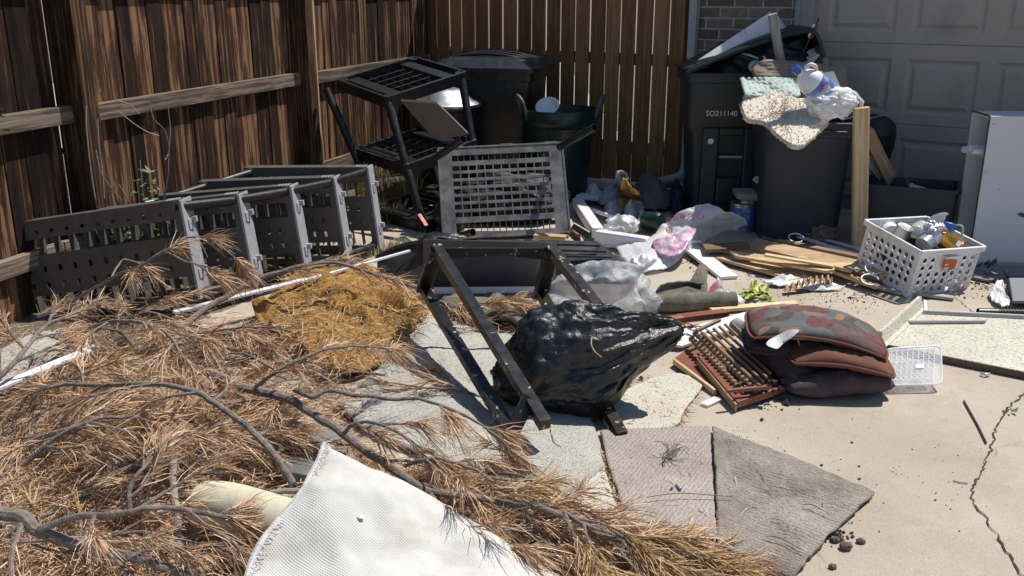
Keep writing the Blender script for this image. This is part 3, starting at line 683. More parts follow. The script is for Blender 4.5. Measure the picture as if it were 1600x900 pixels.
for i in range(4):
    for k in range(4):
        m = MB(); m.tube([corners[i][k], corners[i + 1][k]], .023, 14); m.build('pole', 'black_pl', t, smooth=True)

# tilted tall unit in the corner
t = thing('shelving_unit', 'black plastic shelving unit with three shelves, standing and leaning in the fence corner', 'shelving unit', G(640, 350))
T = [P(503, 140, 6.75), P(605, 160, 6.35), P(728, 120, 6.75), P(632, 102, 7.15)]
B = [P(592, 338, 6.45), P(664, 370, 6.02), P(760, 325, 6.4), P(690, 300, 6.85)]
for q in B: q.z = max(q.z, .0)
def lerp4(f): return [a.lerp(b, f) for a, b in zip(T, B)]
for f_ in (0, .52, .96):
    q = lerp4(f_); X = (q[2] - q[1]); Y = (q[0] - q[1]); W, D = X.length, Y.length; X.normalize(); Y = (Y - X * Y.dot(X)); D = Y.length; Y.normalize(); Z = X.cross(Y); Z = Z if Z.z > 0 else -Z
    m = MB(); th = .05; o = q[1]
    for (p0, p1) in ((o, o + X * W), (o + Y * D, o + X * W + Y * D), (o, o + Y * D), (o + X * W, o + X * W + Y * D)): m.beam(p0 + Z * .0, p1 + Z * .0, .022, th * 1.6, up=Z)
    n = 9
    for i in range(1, n): m.beam(o + X * (W * i / n) - Z * .01, o + X * (W * i / n) + Y * D - Z * .01, .006, .03, up=Z)
    for i in range(1, 6): m.beam(o + Y * (D * i / 6) - Z * .008, o + Y * (D * i / 6) + X * W - Z * .008, .006, .026, up=Z)
    for yy, ww in ((.16, .09), (.84, .09)): m.beam(o + X * (W * yy) + Y * .02 + Z * .018, o + X * (W * yy) + Y * (D - .02) + Z * .018, ww, .006, up=Z)
    for cc in (o + X * .03 + Y * .03, o + X * (W - .03) + Y * .03, o + X * .03 + Y * (D - .03), o + X * (W - .03) + Y * (D - .03)): m.tube([cc - Z * .035, cc + Z * .035], .034, 12)
    m.build('shelf', 'black_pl', t, bevel=.003)
for a, b in zip(T, B):
    c = (T[0] + T[2]) / 2; d = (B[0] + B[2]) / 2
    m = MB(); m.tube([a.lerp(c, .06), b.lerp(d, .06)], .028, 14); m.build('pole', 'black_pl', t, smooth=True)
# leaning board on its middle shelf
m = MB(); q = [P(626, 155, 6.35), P(682, 158, 6.2), P(731, 206, 5.95), P(700, 213, 5.98), P(668, 203, 6.1)]
q = [P(u, v, 6.32 - (u - 626) * .0034 - (v - 155) * .0005) for u, v in ((626, 155), (682, 158), (731, 206), (700, 213), (668, 203))]; ngon(m, q, (-.2, .7, .6), .02)
tag(m.build('dusty_board', 'brownboard', bevel=.001), 'dusty brown panel with a chipped edge leaning inside the black shelving unit', 'panel')
m = MB(); m.lathe(P(705, 335, 6.1), [(.12, -.05), (.135, -.02), (.135, .02), (.12, .05)], 28, axis=(.75, -.6, .15), cap1=True)
o = m.build('round_drum', 'black_pl', smooth=True); tag(o, 'round black drum with a red sticker lying under the leaning shelving unit', 'drum')
m = MB(); m.frame_box(P(661, 343, 5.93), V((.5, -.6, -.6)).normalized(), V((.7, .5, .1)).normalized(), V((.7, -.6, .15)).normalized(), .10, .03, .004); m.build('sticker', 'red', o)

# grey scuffed panel with two pole stubs, leaning back
t = thing('shelf_piece', 'scuffed light grey perforated plastic shelf with two black poles, leaning upright in the middle', 'shelf', G(790, 372))
TL, TR, BL, BR = P(686, 232, 5.75), P(876, 222, 5.95), P(708, 372, 5.35), P(900, 358, 5.45)
TL, TR, BL, BR = P(684, 232, 6.12), P(878, 223, 6.2), P(703, 374, 5.80), P(902, 360, 5.92)
X = TR - TL; W = X.length; X.normalize(); Y = ((BL - TL) + (BR - TR)) / 2; H = Y.length; Y = (Y - X * Y.dot(X)).normalized(); Z = X.cross(Y); Z = Z if Z.y < 0 else -Z
m = MB(); n = 12; mx = .085; xs = [0, mx]; a = (W - 2 * mx) / n
for i in range(n): xs += [mx + a * i + (a * .1 if i else 0), mx + a * (i + 1) - a * .12]
xs = sorted(set(xs)) + [W]
xs = [0, mx]
for i in range(n): xs += [mx + a * (i + .86), mx + a * (i + 1)]
xs += [W]
rows = 7; y0 = .20 * H; y1 = .80 * H; ch = (y1 - y0) / rows
ys = [0, .055, .155 * H]
for j in range(rows): ys += [y0 + ch * (j + .1), y0 + ch * (j + .72)]
ys += [.84 * H, .945 * H, H]
slots = (1, len(ys) - 3)
def sol(i, j):
    if j in slots: return i == 0 or i >= len(xs) - 3
    if 2 < j < len(ys) - 4 and (j - 3) % 2 == 0 and 1 <= i < len(xs) - 2: return (i - 1) % 2 == 1
    return True
m.cells(TL, X, Y, -Z, xs, ys, sol, .007)
for j in slots:
    for i in range(17):
        x = mx + (W - 2 * mx) * i / 16; m.frame_box(TL + X * x + Y * (ys[j] + ys[j + 1]) / 2 - Z * .026, Y, X, Z, ys[j + 1] - ys[j], .003, .045)
for (p, q) in ((TL, TL + X * W), (TL + Y * H, TL + X * W + Y * H), (TL, TL + Y * H), (TL + X * W, TL + X * W + Y * H)):
    m.beam(p - Z * .026, q - Z * .026, .012, .06, up=Z)
for k in (.1, .5, .86): m.beam(TL + X * (W * k) - Y * .006 - Z * .02, TL + X * (W * (k + .10)) - Y * .006 - Z * .02, .045, .012, up=Y)
m.build('shelf', 'panel_pl', t, bevel=.004)
ends = [(P(683, 245, 6.06), P(724, 217, 5.8)), (P(874, 230, 6.12), P(929, 199, 5.85)), (P(700, 374, 5.8), P(739, 363, 5.62))]
for a, b in ends:
    m = MB(); m.pipe(a, b, .024); m.build('pole', 'black_pl', t, smooth=True)
# added black lump so the holes of the grey shelf look shaded
m = MB(); blob(m, G(790, 348, .0) + V((.02, .05, .13)), (.40, .16, .20), 5, lambda p, q: (lambda r: V((r.x, r.y, max(r.z, -.125))))(q * (1 + .2 * fbm(p * 2) + .03 * (1 - 3 * abs(noise.noise(p * 6))))))
tag(m.build('shade_lump', 'darkcloth', smooth=True), 'added black lump darkening the view through the grey shelf holes', 'garbage bag')
# ---------------------------------------------------------------- carts, bins, tubs
def cart(name, label, c, rz, w, d, h, mat, lid=None, group=None):
    t = thing(name, label, 'trash cart', c, group)
    m = MB(); hw, hd = w / 2, d / 2
    m.loft(c, rz, [(0, hw * .80, hd * .80, .05, 0, 0), (.10, hw * .82, hd * .82, .05, 0, 0), (h * .60, hw * .90, hd * .90, .05, 0, 0), (h * .64, hw * .96, hd * .95, .05, 0, 0), (h * .93, hw * .985, hd * .985, .05, 0, 0),
                   (h * .935, hw * 1.035, hd * 1.035, .06, 0, 0), (h * .995, hw * 1.04, hd * 1.04, .06, 0, 0), (h, hw * 1.02, hd * 1.02, .05, 0, 0), (h, hw * .95, hd * .95, .05, 0, 0), (h * .6, hw * .86, hd * .86, .05, 0, 0)])
    m.build('body', mat, t, smooth=True)
    X = V((cos(rz), sin(rz), 0)); Y = V((-sin(rz), cos(rz), 0))
    for s in (-1, 1):
        m = MB(); m.lathe(V(c) + X * (hw * .6 * s) + Y * (hd * .86) + V((0, 0, .13)), [(.0, -.03), (.12, -.03), (.13, 0), (.12, .03), (0, .03)], 22, axis=X, cap0=False); m.build('wheel', 'black_pl', t, smooth=True)
    m = MB(); m.tube([V(c) - X * (hw * .9) + Y * (hd * 1.12) + V((0, 0, h * .97)), V(c) + X * (hw * .9) + Y * (hd * 1.12) + V((0, 0, h * .97))], .016, 10); m.build('handle', mat, t, smooth=True)
    return t, X, Y
# corner cart, lid shut
c = G(762, 296); c = V((-.14, 7.62, 0)); rz = R(-14)
t, X, Y = cart('trash_cart', 'black wheeled trash cart with its domed lid shut, in the fence corner', c, rz, .74, .62, .93, 'cart2')
m = MB(); m.loft(c + V((0, 0, .93)), rz, [(0, .42, .37, .08, 0, 0), (.035, .425, .372, .08, 0, 0), (.045, .40, .35, .08, 0, 0), (.085, .36, .31, .09, 0, .0), (.105, .26, .24, .09, 0, .0), (.115, .12, .12, .06, 0, 0)], cap1=True)
ld = m.build('lid', 'cart2', t, smooth=True)
for s in (-.17, 0, .17):
    m = MB(); m.tube(cr([c + X * -.36 + Y * s + V((0, 0, .985)), c + X * -.2 + Y * s + V((0, 0, 1.045)), c + X * .1 + Y * s + V((0, 0, 1.05)), c + X * .34 + Y * s + V((0, 0, 1.0))], 5), .011, 8); m.build('rib', 'cart2', ld, smooth=True)
m = MB(); m.frame_box(c - X * .43 - Y * .30 + V((0, 0, .945)), X, Y, V((0, 0, 1)), .09, .16, .07); m.frame_box(c - X * .43 + Y * .22 + V((0, 0, .945)), X, Y, V((0, 0, 1)), .09, .12, .07); m.build('hinge', 'cart', t, bevel=.01)
# right cart, lid propped open
c = V((1.60, 6.60, 0)); rz = R(-2)
t, X, Y = cart('trash_cart', 'dark green-grey wheeled trash cart marked SO211140, lid propped open by junk, against the brick wall', c, rz, .86, .46, 1.0, 'cart')
fy = -.245
m = MB()
for x0, x1, z0, z1, dd in ((-.31, -.20, .10, .64, .014), (-.03, .12, .10, .64, .014), (-.20, -.03, .585, .64, .014), (-.20, -.03, .12, .30, .012)):
    m.frame_box(c + X * ((x0 + x1) / 2) + Y * (fy * .86 - dd / 2) + V((0, 0, (z0 + z1) / 2)), X, Y, V((0, 0, 1)), x1 - x0, dd + .03, z1 - z0)
m.build('front_moulding', 'cart', t, bevel=.012)
m = MB(); m.tube([c + X * -.19 + Y * (fy + .005) + V((0, 0, .445)), c + X * -.04 + Y * (fy + .005) + V((0, 0, .445))], .009, 8); m.build('grab_bar', 'bar', t, smooth=True)
tl = text_mesh('number_marking', 'SO211140', .049, c + X * -.195 + Y * (fy * .965 - .012) + V((0, 0, .735)), X, V((0, .02, 1)), 'whiteink', t)
m = MB(); m.lathe(c + X * -.255 + Y * (fy * .86 - .030) + V((0, 0, .55)), [(.012, 0), (.02, .002), (.012, .004)], 12, axis=(0, -1, 0)); m.build('emblem', 'whiteink', t)
# lid: arched sheet hinged on the left rim
m = MB(); vs = []; nU, nV = 24, 10
for i in range(nU + 1):
    u_ = i / nU; L = .98 * u_
    px = -.45 + L * .95; pz = 1.01 + .275 * (.45 * min(u_, .86) / .86 + .55 * sin(min(u_, .86) / .86 * pi / 2)) - (.17 * ((u_ - .86) / .14) ** 1.6 if u_ > .86 else 0)
    if u_ > .86: px = -.45 + .98 * .95 * (.86 + (u_ - .86) * .7)
    for j in range(nV + 1):
        v_ = j / nV * 2 - 1; bulge = .012 * (1 - v_ ** 4) * sin(pi * min(1, max(.0, u_)) * .9 + .2)
        vs.append(c + X * px + Y * (v_ * .26 + .01) + V((0, 0, pz + bulge)))
m.add(vs, [(i * (nV + 1) + j, (i + 1) * (nV + 1) + j, (i + 1) * (nV + 1) + j + 1, i * (nV + 1) + j + 1) for i in range(nU) for j in range(nV)])
ld = m.build('lid', 'cart', t, smooth=True, solid=.012)
m = MB(); edge = [vs[i * (nV + 1)] + V((0, -.008, -.012)) for i in range(nU + 1)]; m.tube(edge, .013, 8); m.build('rim', 'cart', ld, smooth=True)
# junk in and on it
m = MB(); ngon(m, [P(1090, 94, 6.40), P(1203, 19, 6.55), P(1212, 20, 6.55), P(1236, 52, 6.62), P(1200, 60, 6.5), P(1150, 78, 6.42)], (0, -1, .3), .012)
tag(m.build('white_board', 'painted', bevel=.002), 'white flat panel lying sloped on the open lid of the cart', 'panel')
m = MB(); m.beam(P(1207, 22, 6.28), P(1222, 112, 6.33), .055, .03, up=(0, -1, 0)); tag(m.build('wooden_stick', 'greywood', bevel=.003), 'grey weathered stick standing upright out of the open cart', 'stick')
t = thing('arrow', 'black arrow with red and white fletching sticking up out of the open cart', 'arrow', P(1250, 100, 6.36))
a, b = P(1249, 95, 6.38), P(1280, 28, 6.36); dA = (b - a).normalized()
m = MB(); m.tube([a - dA * .1, b], .0045, 8); m.build('shaft', 'black_pl', t, smooth=True)
for mt_, s in (('red', -1), ('white_pl', 1)):
    m = MB(); sd_ = dA.cross(V((0, 1, 0))).normalized(); pf = a.lerp(b, .50); pe = a.lerp(b, .86)
    ngon(m, [pf, pf + dA * .02 + sd_ * .018 * s, pe - dA * .01 + sd_ * .02 * s, pe], (0, -1, 0), .002); m.build('fletching', mt_, t)
m = MB(); blob(m, V((1.74, 6.64, 1.05)), (.36, .2, .19), 5, lambda p, q: q * (1 + .22 * fbm(p * 2.4))); tag(m.build('junk_filler', 'can', smooth=True), 'dark junk mass added to darken the gap under the open cart lid', 'bag')  # added dark mass: stands in for junk and the shaded cart interior
m = MB(); m.beam(P(1170, 86, 6.42), P(1186, 92, 6.45), .02, .01); m.beam(P(1170, 86, 6.42), P(1160, 83, 6.5), .02, .01); tag(m.build('plastic_strip', 'white_pl'), 'short pale strip poking from the open cart beside the grey stick', 'strip')
m = MB(); m.tube(cr([P(1193, 88, 6.36), P(1197, 95, 6.36), P(1201, 101, 6.36)]), .008, 8); tag(m.build('candle_stub', 'white_pl', smooth=True), 'small white stub lying behind the brown rug', 'stub')
m = MB(); blob(m, P(1180, 104, 6.3), (.045, .04, .04), 3); tag(m.build('foam_ball', 'ragblue', smooth=True), 'pale grey-blue round lump left of the brown rug on the can', 'ball')
m = MB(); patch(m, [P(1262, 80, 6.5), P(1282, 74, 6.5), P(1281, 86, 6.5), P(1265, 102, 6.45), P(1256, 100, 6.45)], 5, 4, fz=lambda p, r: V((0, fbm(p * 30) * .02, 0))); tag(m.build('paper_scrap', 'paper', solid=.001), 'crumpled white paper scrap at the right end of the cart lid', 'paper')
m = MB(); m.tube([P(1072, 92, 6.35), P(1090, 101, 6.4)], .005, 6); tag(m.build('black_rod', 'black_pl'), 'thin black rod poking left over the cart rim', 'rod')
# navy can
c = V((1.83, 5.98, 0)); rz = R(-4)
t = thing('trash_can', 'square navy-grey trash can heaped with rugs, in front of the marked cart', 'trash can', c)
m = MB(); m.loft(c, rz, [(0, .235, .19, .07, 0, 0), (.08, .24, .195, .07, 0, 0), (.66, .265, .225, .08, 0, 0), (.665, .285, .24, .08, 0, 0), (.75, .29, .245, .08, 0, 0), (.755, .27, .225, .07, 0, 0), (.6, .25, .2, .07, 0, 0), (.55, .1, .1, .05, 0, 0)])
m.build('body', 'can', t, smooth=True)
m = MB(); m.tube([c + V((-.18, -.262, .70)), c + V((.18, -.275, .70))], .010, 8); m.build('rim_band', 'can', t, smooth=True)
cz = c
# rugs draped on it
def lumpy(amp, sc, seed=0): return lambda p, r: V((fbm(p * sc + V((seed, 0, 0))), fbm(p * sc + V((0, seed + 5, 0))), fbm(p * sc + V((3, 3, seed))))) * amp
def shag(amp, f1=70): return lambda p, r: V((fbm(p * 7), fbm(p * 7 + V((7, 0, 0))), fbm(p * 7 + V((0, 7, 0))))) * amp * 1.2 + V((noise.noise(p * f1), noise.noise(p * f1 + V((5, 0, 0))), noise.noise(p * f1 + V((0, 5, 0))))) * amp
m = MB(); patch(m, [P(u, v, 6.02 - (v - 137) / 93 * .66) for u, v in ((1168, 143), (1190, 137), (1222, 138), (1232, 153), (1262, 160), (1285, 180), (1292, 192), (1278, 208), (1252, 230), (1232, 226), (1210, 208), (1196, 194), (1168, 186), (1160, 167))], 34, 14, fz=shag(.004, 85), edge=.005)
tag(m.build('shag_rug', 'shagcream', smooth=True, solid=.03), 'cream shaggy rug draped over the front edge of the navy trash can', 'rug')
m = MB(); q = [P(1157, 123, 6.02), P(1200, 122, 6.04), P(1250, 124, 6.1), P(1250, 150, 5.95), P(1225, 158, 5.92), P(1164, 150, 5.86)]
patch(m, q, 18, 10, smooth=False, fz=lambda p, r: V((0, .006 * sin(p.x * 180) * sin(p.z * 260), .004 * sin(p.x * 180))) + V((0, fbm(p * 6) * .02, 0)))
tag(m.build('mint_mat', 'mintrug', smooth=True, solid=.02), 'pale mint woven mat under the shag rug on the trash can', 'mat')
m = MB(); q = [P(1184, 97, 6.2), P(1240, 96, 6.22), P(1300, 103, 6.22), P(1322, 112, 6.2), P(1318, 160, 6.05), P(1250, 160, 6.05), P(1183, 124, 6.12)]
patch(m, q, 14, 10, smooth=True, fz=lambda p, r: V((0, fbm(p * 7) * .03 + .004 * sin(p.z * 300), 0)))
tag(m.build('brown_rug', 'tanrug', smooth=True, solid=.018), 'folded grey-brown woven rug standing behind the bleach bottle', 'rug')
# bleach bottle on its side, neck up left
t = thing('bleach_bottle', 'white bleach bottle with blue cap and label lying on the trash can heap', 'bottle', P(1265, 125, 5.72))
b0, b1 = P(1290, 148, 5.72), P(1236, 101, 5.66); ax = (b1 - b0).normalized()
m = MB(); m.lathe(b0, [(.0, 0), (.060, .0), (.075, .01), (.077, .06), (.077, .13), (.072, .155), (.052, .19), (.026, .215), (.020, .23), (.020, .245)], 28, axis=ax); m.build('body', 'white_pl', t, smooth=True)
m = MB(); m.lathe(b0, [(.0775, .015), (.0785, .03), (.0785, .115), (.0775, .12)], 28, axis=ax, cap0=False); lb = m.build('label', 'blue', t, smooth=True)
Zc = (V((0, -1, .35)) - ax * V((0, -1, .35)).dot(ax)).normalized(); Yt = ax
Xt = Yt.cross(Zc); bx = b0 + ax * .078 + Zc * .080
m = MB(); m.frame_box(bx - Zc * .002 - Xt * .0, Xt, Yt, Zc, .06, .022, .003); m.build('red_band', 'redink', t, bevel=.001)
text_mesh('label_lettering', 'CLOROX', .019, bx + Zc * .0015, Xt, Yt, 'whiteink', t, .0004)
m = MB(); 
for k in range(3): m.frame_box(bx - Yt * (.022 + .009 * k) - Zc * .001 - Xt * .004 * k, Xt, Yt, Zc, .045 - .008 * k, .0035, .002)
m.build('label_text_lines', 'whiteink', t)
m = MB(); m.lathe(b0 + ax * .24, [(.026, -.005), (.026, .03), (.021, .034)], 20, axis=ax, cap1=True); m.build('cap', 'bluecap', t, smooth=True)
m = MB(); hh = V((.35, -.3, 1)).normalized(); m.tube(cr([b0 + ax * .13 + hh * .055, b0 + ax * .15 + hh * .085, b0 + ax * .19 + hh * .075, b0 + ax * .21 + hh * .035], 5), .011, 10); m.build('handle', 'white_pl', t, smooth=True)
# clear container scraps behind bottle
m = MB(); ngon(m, [P(1282, 114, 5.8), P(1303, 111, 5.8), P(1313, 134, 5.76), P(1296, 142, 5.72)], (0, -1, .2), .003); ngon(m, [P(1250, 128, 5.66), P(1284, 110, 5.7), P(1300, 140, 5.62), P(1262, 162, 5.6)], (0, -1, .3), .002)
tag(m.build('clear_plastic_box', 'clear'), 'bent clear plastic box around the bleach bottle', 'plastic box')
# white carrier bag
m = MB()
def bagfn(seed, fold=.12, flat=None, ridge=7):
    def fn(p, q):
        r = 1 + fold * (1 - abs(fbm(p * 1.4 + V((seed, 0, 0)), 2)) * 3) * .9 + fold * .30 * (1 - 3 * abs(noise.noise(V((p.x * ridge, p.y * ridge, p.z * ridge * .4)) + V((0, seed, 0)))))
        q = q * r
        if flat is not None and q.z < flat: q.z = flat + (q.z - flat) * .12
        return q
    return fn
blob(m, P(1297, 163, 5.68), (.135, .10, .085), 5, bagfn(3, .22)); tag(m.build('carrier_bag', 'bagwhite', smooth=True), 'crumpled white plastic carrier bag on the right side of the trash can', 'plastic bag')
cb_ = bpy.data.objects[-1] if False else None
m = MB(); pts = cr([P(1305, 140, 5.62), P(1330, 143, 5.6), P(1346, 158, 5.6), P(1340, 178, 5.6), P(1322, 186, 5.62)], 6)
vs = [];
for i, p in enumerate(pts):
    wd = .018 + .012 * abs(sin(i * .9)); dv = (V((0, .6, .5)) if i < 12 else V((.6, .5, 0))).normalized(); vs += [p - dv * wd, p + V((0, -.012, 0)), p + dv * wd]
m.add(vs, [(3 * i + k, 3 * i + k + 1, 3 * i + 4 + k, 3 * i + 3 + k) for i in range(len(pts) - 1) for k in (0, 1)])
hb = m.build('handle', 'bagwhite', None, smooth=True)
bag = [o for o in S.objects if o.name == 'carrier_bag'][0]
hb.location = hb.location - bag.location; hb.parent = bag
# corner bins
c = V((-.52, 7.25, 0))
t = thing('round_bin', 'round black bin with a grey domed lid behind the leaning shelving unit', 'bin', c)
m = MB(); m.lathe(c, [(.22, 0), (.24, .3), (.26, .66), (.275, .67), (.275, .70), (.25, .70)], 30); m.build('body', 'black_pl', t, smooth=True)
m = MB(); m.lathe(c, [(.285, .69), (.29, .71), (.27, .725), (.22, .745), (.17, .80), (.09, .825), (.0, .83)], 30, cap0=False); m.build('lid', 'clear' if False else 'steel', t, smooth=True)
c = V((.36, 7.15, 0))
t = thing('tub', 'dark green round tub with two rope-style handles beside the corner cart', 'tub', c)
m = MB(); m.lathe(c, [(.19, 0), (.21, .03), (.255, .55), (.28, .575), (.295, .63), (.28, .68), (.272, .68), (.245, .58), (.19, .1), (0, .1)], 32); m.build('body', 'tub', t, smooth=True)
for s in (-1, 1):
    m = MB(); X = V((s, -.25, 0)).normalized(); Y = V((-X.y, X.x, 0))
    m.tube(cr([c + X * .27 + Y * -.07 + V((0, 0, .61)), c + X * .31 + Y * -.07 + V((0, 0, .74)), c + X * .33 + V((0, 0, .78)), c + X * .31 + Y * .07 + V((0, 0, .74)), c + X * .27 + Y * .07 + V((0, 0, .61))], 6), .014, 10); m.build('handle', 'shelf_pl', t, smooth=True)
m = MB(); m.lathe(P(856, 168, 7.12), [(.0, -.03), (.05, -.03), (.085, .0), (.09, .02), (.08, .02), (.05, -.02), (0, -.02)], 26, axis=(-.2, -.6, .75)); tag(m.build('bowl', 'white_pl', smooth=True), 'white bowl sitting in the dark green tub', 'bowl')
# ================================================================ clutter along the garage
LG = 'tan wooden boards heaped on the driveway'
def plank(px0, px1, z0, z1, w_, th, mat, label, name='wooden_plank', cat='plank', group=None, jit=0, up=(0, 0, 1), bevel=.002):
    m = MB(); m.beam(G(*px0, z0), G(*px1, z1), w_, th, up=up, jit=jit); return tag(m.build(name, mat, bevel=bevel), label, cat, group)
# upright and leaning lumber by the can
m = MB(); m.beam(V((G(1334, 383).x, 5.62, 0)), P(1346, 168, 5.58), .089, .038, up=(0, -1, .0)); tag(m.build('lumber_board', 'pine', bevel=.003), 'pale pine board standing upright against the navy trash can', 'lumber')
m = MB(); m.beam(P(1406, 310, 5.99), P(1355, 205, 5.86), .075, .036, up=(0, -1, 0)); tag(m.build('lumber_board', 'oldpine', bevel=.003), 'brown pine board leaning diagonally behind the upright board', 'lumber')
m = MB(); m.beam(P(1402, 306, 6.04), P(1350, 243, 5.92), .06, .03, up=(0, -1, .2)); tag(m.build('grey_board', 'greywood', bevel=.003), 'grey weathered board leaning low behind the black box', 'board')
t = thing('umbrella', 'half-open black umbrella cloth hanging behind the upright pine board', 'umbrella', P(1370, 260, 6.0))
m = MB(); patch(m, [P(1330, 183, 6.02), P(1365, 178, 6.0), P(1392, 186, 5.98), P(1402, 206, 6.02), P(1396, 232, 6.05), P(1384, 262, 6.08), P(1372, 272, 6.1), P(1345, 240, 6.05)], 12, 6, fz=lambda p, r: V((0, -.08 * (1 - r * r) + fbm(p * 8) * .03, 0))); m.build('canopy', 'darkcloth', t, smooth=True, solid=.002)
m = MB(); m.tube([P(1340, 190, 5.9), P(1403, 174, 5.98)], .003, 6); m.build('rib', 'steel', t)
# black open box
t = thing('black_box', 'open black box with brushes inside, in the shade behind the white crate', 'box', G(1430, 345))
cbx = V((2.46, 5.74, 0)); rz = R(-24)
m = MB(); m.loft(cbx, rz, [(0, .24, .15, .03, 0, 0), (.37, .265, .17, .03, 0, 0), (.372, .275, .182, .03, 0, 0), (.39, .275, .182, .03, 0, 0), (.39, .25, .16, .03, 0, 0), (.02, .23, .14, .03, 0, 0), (.02, .05, .05, .01, 0, 0)])
m.build('body', 'can', t, smooth=True)
m = MB(); m.beam(P(1417, 322, 5.64), P(1418, 280, 5.60), .022, .02, up=(0, -1, 0)); tag(m.build('brush_handle', 'can', bevel=.005), 'dark navy handle standing upright in the black box', 'brush')
m = MB(); m.beam(P(1424, 290, 5.64), P(1452, 298, 5.56), .03, .012, up=(0, -.3, 1)); m.beam(P(1420, 288, 5.66), P(1428, 293, 5.62), .05, .012, up=(0, -.3, 1)); tag(m.build('scraper', 'bar', bevel=.003), 'pale grey scraper lying across the rim of the black box', 'scraper')
# white cabinet lying on its side
t = thing('cabinet', 'white laminate cabinet standing on end beside the garage door, open on the left', 'cabinet', G(1560, 410))
X0, Y0, Dp, Wd, Ht = 2.675, 5.33, .19, 1.1, .845
X = V((.998, -.06, 0)).normalized(); Y = V((.06, .998, 0)); Z = V((0, 0, 1)); o = V((X0, Y0, 0)); th = .016
m = MB(); m.frame_box(o + X * (Wd / 2) + Y * (th / 2) + Z * (Ht / 2), X, Y, Z, Wd, th, Ht); m.build('side_panel', 'cabinet', t, bevel=.0015)
m = MB(); m.frame_box(o + X * (Wd / 2) + Y * (Dp * 1.3) + Z * (Ht / 2), X, Y, Z, Wd, th, Ht); m.build('side_panel', 'cabinet', t)
m = MB(); m.frame_box(o + X * (Wd / 2 + .002) + Y * (Dp * .65 + th / 2) + Z * (Ht - th / 2 - .001), X, Y, Z, Wd, Dp * 1.3 - th - .002, th); m.build('top_panel', 'cabinet', t)
m = MB(); m.frame_box(o + X * (Wd / 2) + Y * (Dp * .65 + th / 2) + Z * .02, X, Y, Z, Wd, Dp * 1.3 - th - .002, th); m.build('bottom_panel', 'cabinet', t)
m = MB(); m.frame_box(o + X * (Wd / 2) + Y * (Dp * .65 + th / 2) + Z * (Ht * .72), X, Y, Z, Wd - .04, Dp * 1.3 - th - .003, .012); m.build('shelf', 'cabinet', t)
m = MB(); m.frame_box(o + X * (Wd - .03) + Y * (Dp * .65 + th / 2) + Z * (Ht * .5), X, Y, Z, th, Dp * 1.3 - th - .003, Ht - .06); m.build('back_panel', 'cabinet', t)
m = MB(); m.frame_box(o + X * .0 - X * .0015 + Y * (th / 2) + Z * (Ht / 2), Z, Y, X, Ht + .002, th + .002, .002); m.frame_box(o - X * .0015 + Y * (Dp * .65 + th) + Z * (Ht + .0), Y, Z, X, Dp * 1.3, .012, .002); m.build('edge_band', 'mdf', t)
for dx, dz in ((.02, .80), (.02, .53), (.25, .30), (.11, .43)):
    m = MB(); m.lathe(o + X * dx + Z * dz - Y * .0005, [(.0035, 0), (.003, .001)], 10, axis=(0, -1, 0), cap1=True); m.build('screw_hole', 'mdf', t)
m = MB(); patch(m, [o + X * .23 + Z * .295 - Y * .003, o + X * .29 + Z * .29 - Y * .003, o + X * .26 + Z * .27 - Y * .003], 2, 4, edge=.004); m.build('scratch_mark', 'mdf', t, solid=.001)
for k, (dy, dz) in enumerate(((.06, 0), (.10, .012), (.145, -.004))):
    m = MB(); a = o + Y * dy + Z * (Ht * .72 + .03 + dz); m.tube([a - X * (.05 + .01 * k), a + X * .3], .019, 14); tag(m.build('paper_tube', 'white_pl', smooth=True), ('front', 'top middle', 'rear')[k] + ' one of the three pale rolls sticking out of the white cabinet', 'roll')
# laundry crate
t = thing('plastic_crate', 'white perforated plastic crate full of cans and bottles, resting on boards', 'crate', G(1435, 440))
q = {'L': G(1352, 343, .335), 'F': G(1440, 392, .262), 'R': G(1523, 367, .262)}
F0 = G(1427, 457, .0); W1 = (q['L'] - q['F']); W2 = (q['R'] - q['F']); X = W1.normalized(); Y = (W2 - X * W2.dot(X)).normalized(); Zc = X.cross(Y); Zc = Zc if Zc.z > 0 else -Zc
XC, YC, ZC = X, Y, Zc
LW, LD, LH = W1.length, W2.dot(Y) * .86, .265
Fc = q['F']; base = Fc - Zc * LH
ins = .012
def face(o, A, B_, nx, ny, wd, skip=None):
    m = MB(); up = Zc; out = A.cross(up).normalized()
    m.holes(o, A, up, out * -1 if False else A.cross(up).normalized(), wd, LH - .03, nx, ny, .0145, .018, .014, .004, skip); return m
o_ = base + X * ins + Y * ins
m = face(o_, X, None, 8, 5, LW - 2 * ins); m.build('side', 'crate_pl', t)
m = face(o_, Y, None, 7, 5, LD - 2 * ins, lambda i, j: j >= 3 and 2 <= i <= 4); m.build('side', 'crate_pl', t)
m = face(o_ + Y * (LD - 2 * ins), X, None, 8, 5, LW - 2 * ins); m.build('side', 'crate_pl', t)
m = face(o_ + X * (LW - 2 * ins), Y, None, 7, 5, LD - 2 * ins); m.build('side', 'crate_pl', t)
m = MB()
for a, b in ((Fc, Fc + X * LW), (Fc, Fc + Y * LD), (Fc + X * LW, Fc + X * LW + Y * LD), (Fc + Y * LD, Fc + X * LW + Y * LD)):
    m.beam(a - Zc * .014, b - Zc * .014, .016, .03, up=Zc)
m.build('rim', 'crate_pl', t, bevel=.004)
m = MB(); bo = base + Zc * .008; m.frame_box(bo + X * LW / 2 + Y * LD / 2, X, Y, Zc, LW - .004, LD - .004, .022); m.build('base', 'crate_pl', t, bevel=.004)
m = MB(); hc = Fc + Y * (LD * .5) - X * .010 - Zc * .045; m.frame_box(hc, Y, X, Zc, .10, .016, .014); m.build('handle', 'crate_pl', t, bevel=.004)
m = MB(); m.frame_box(hc - Zc * .045 + X * .004, Y, X, Zc, .085, .003, .055); tg = m.build('paper_label', 'orange', t)
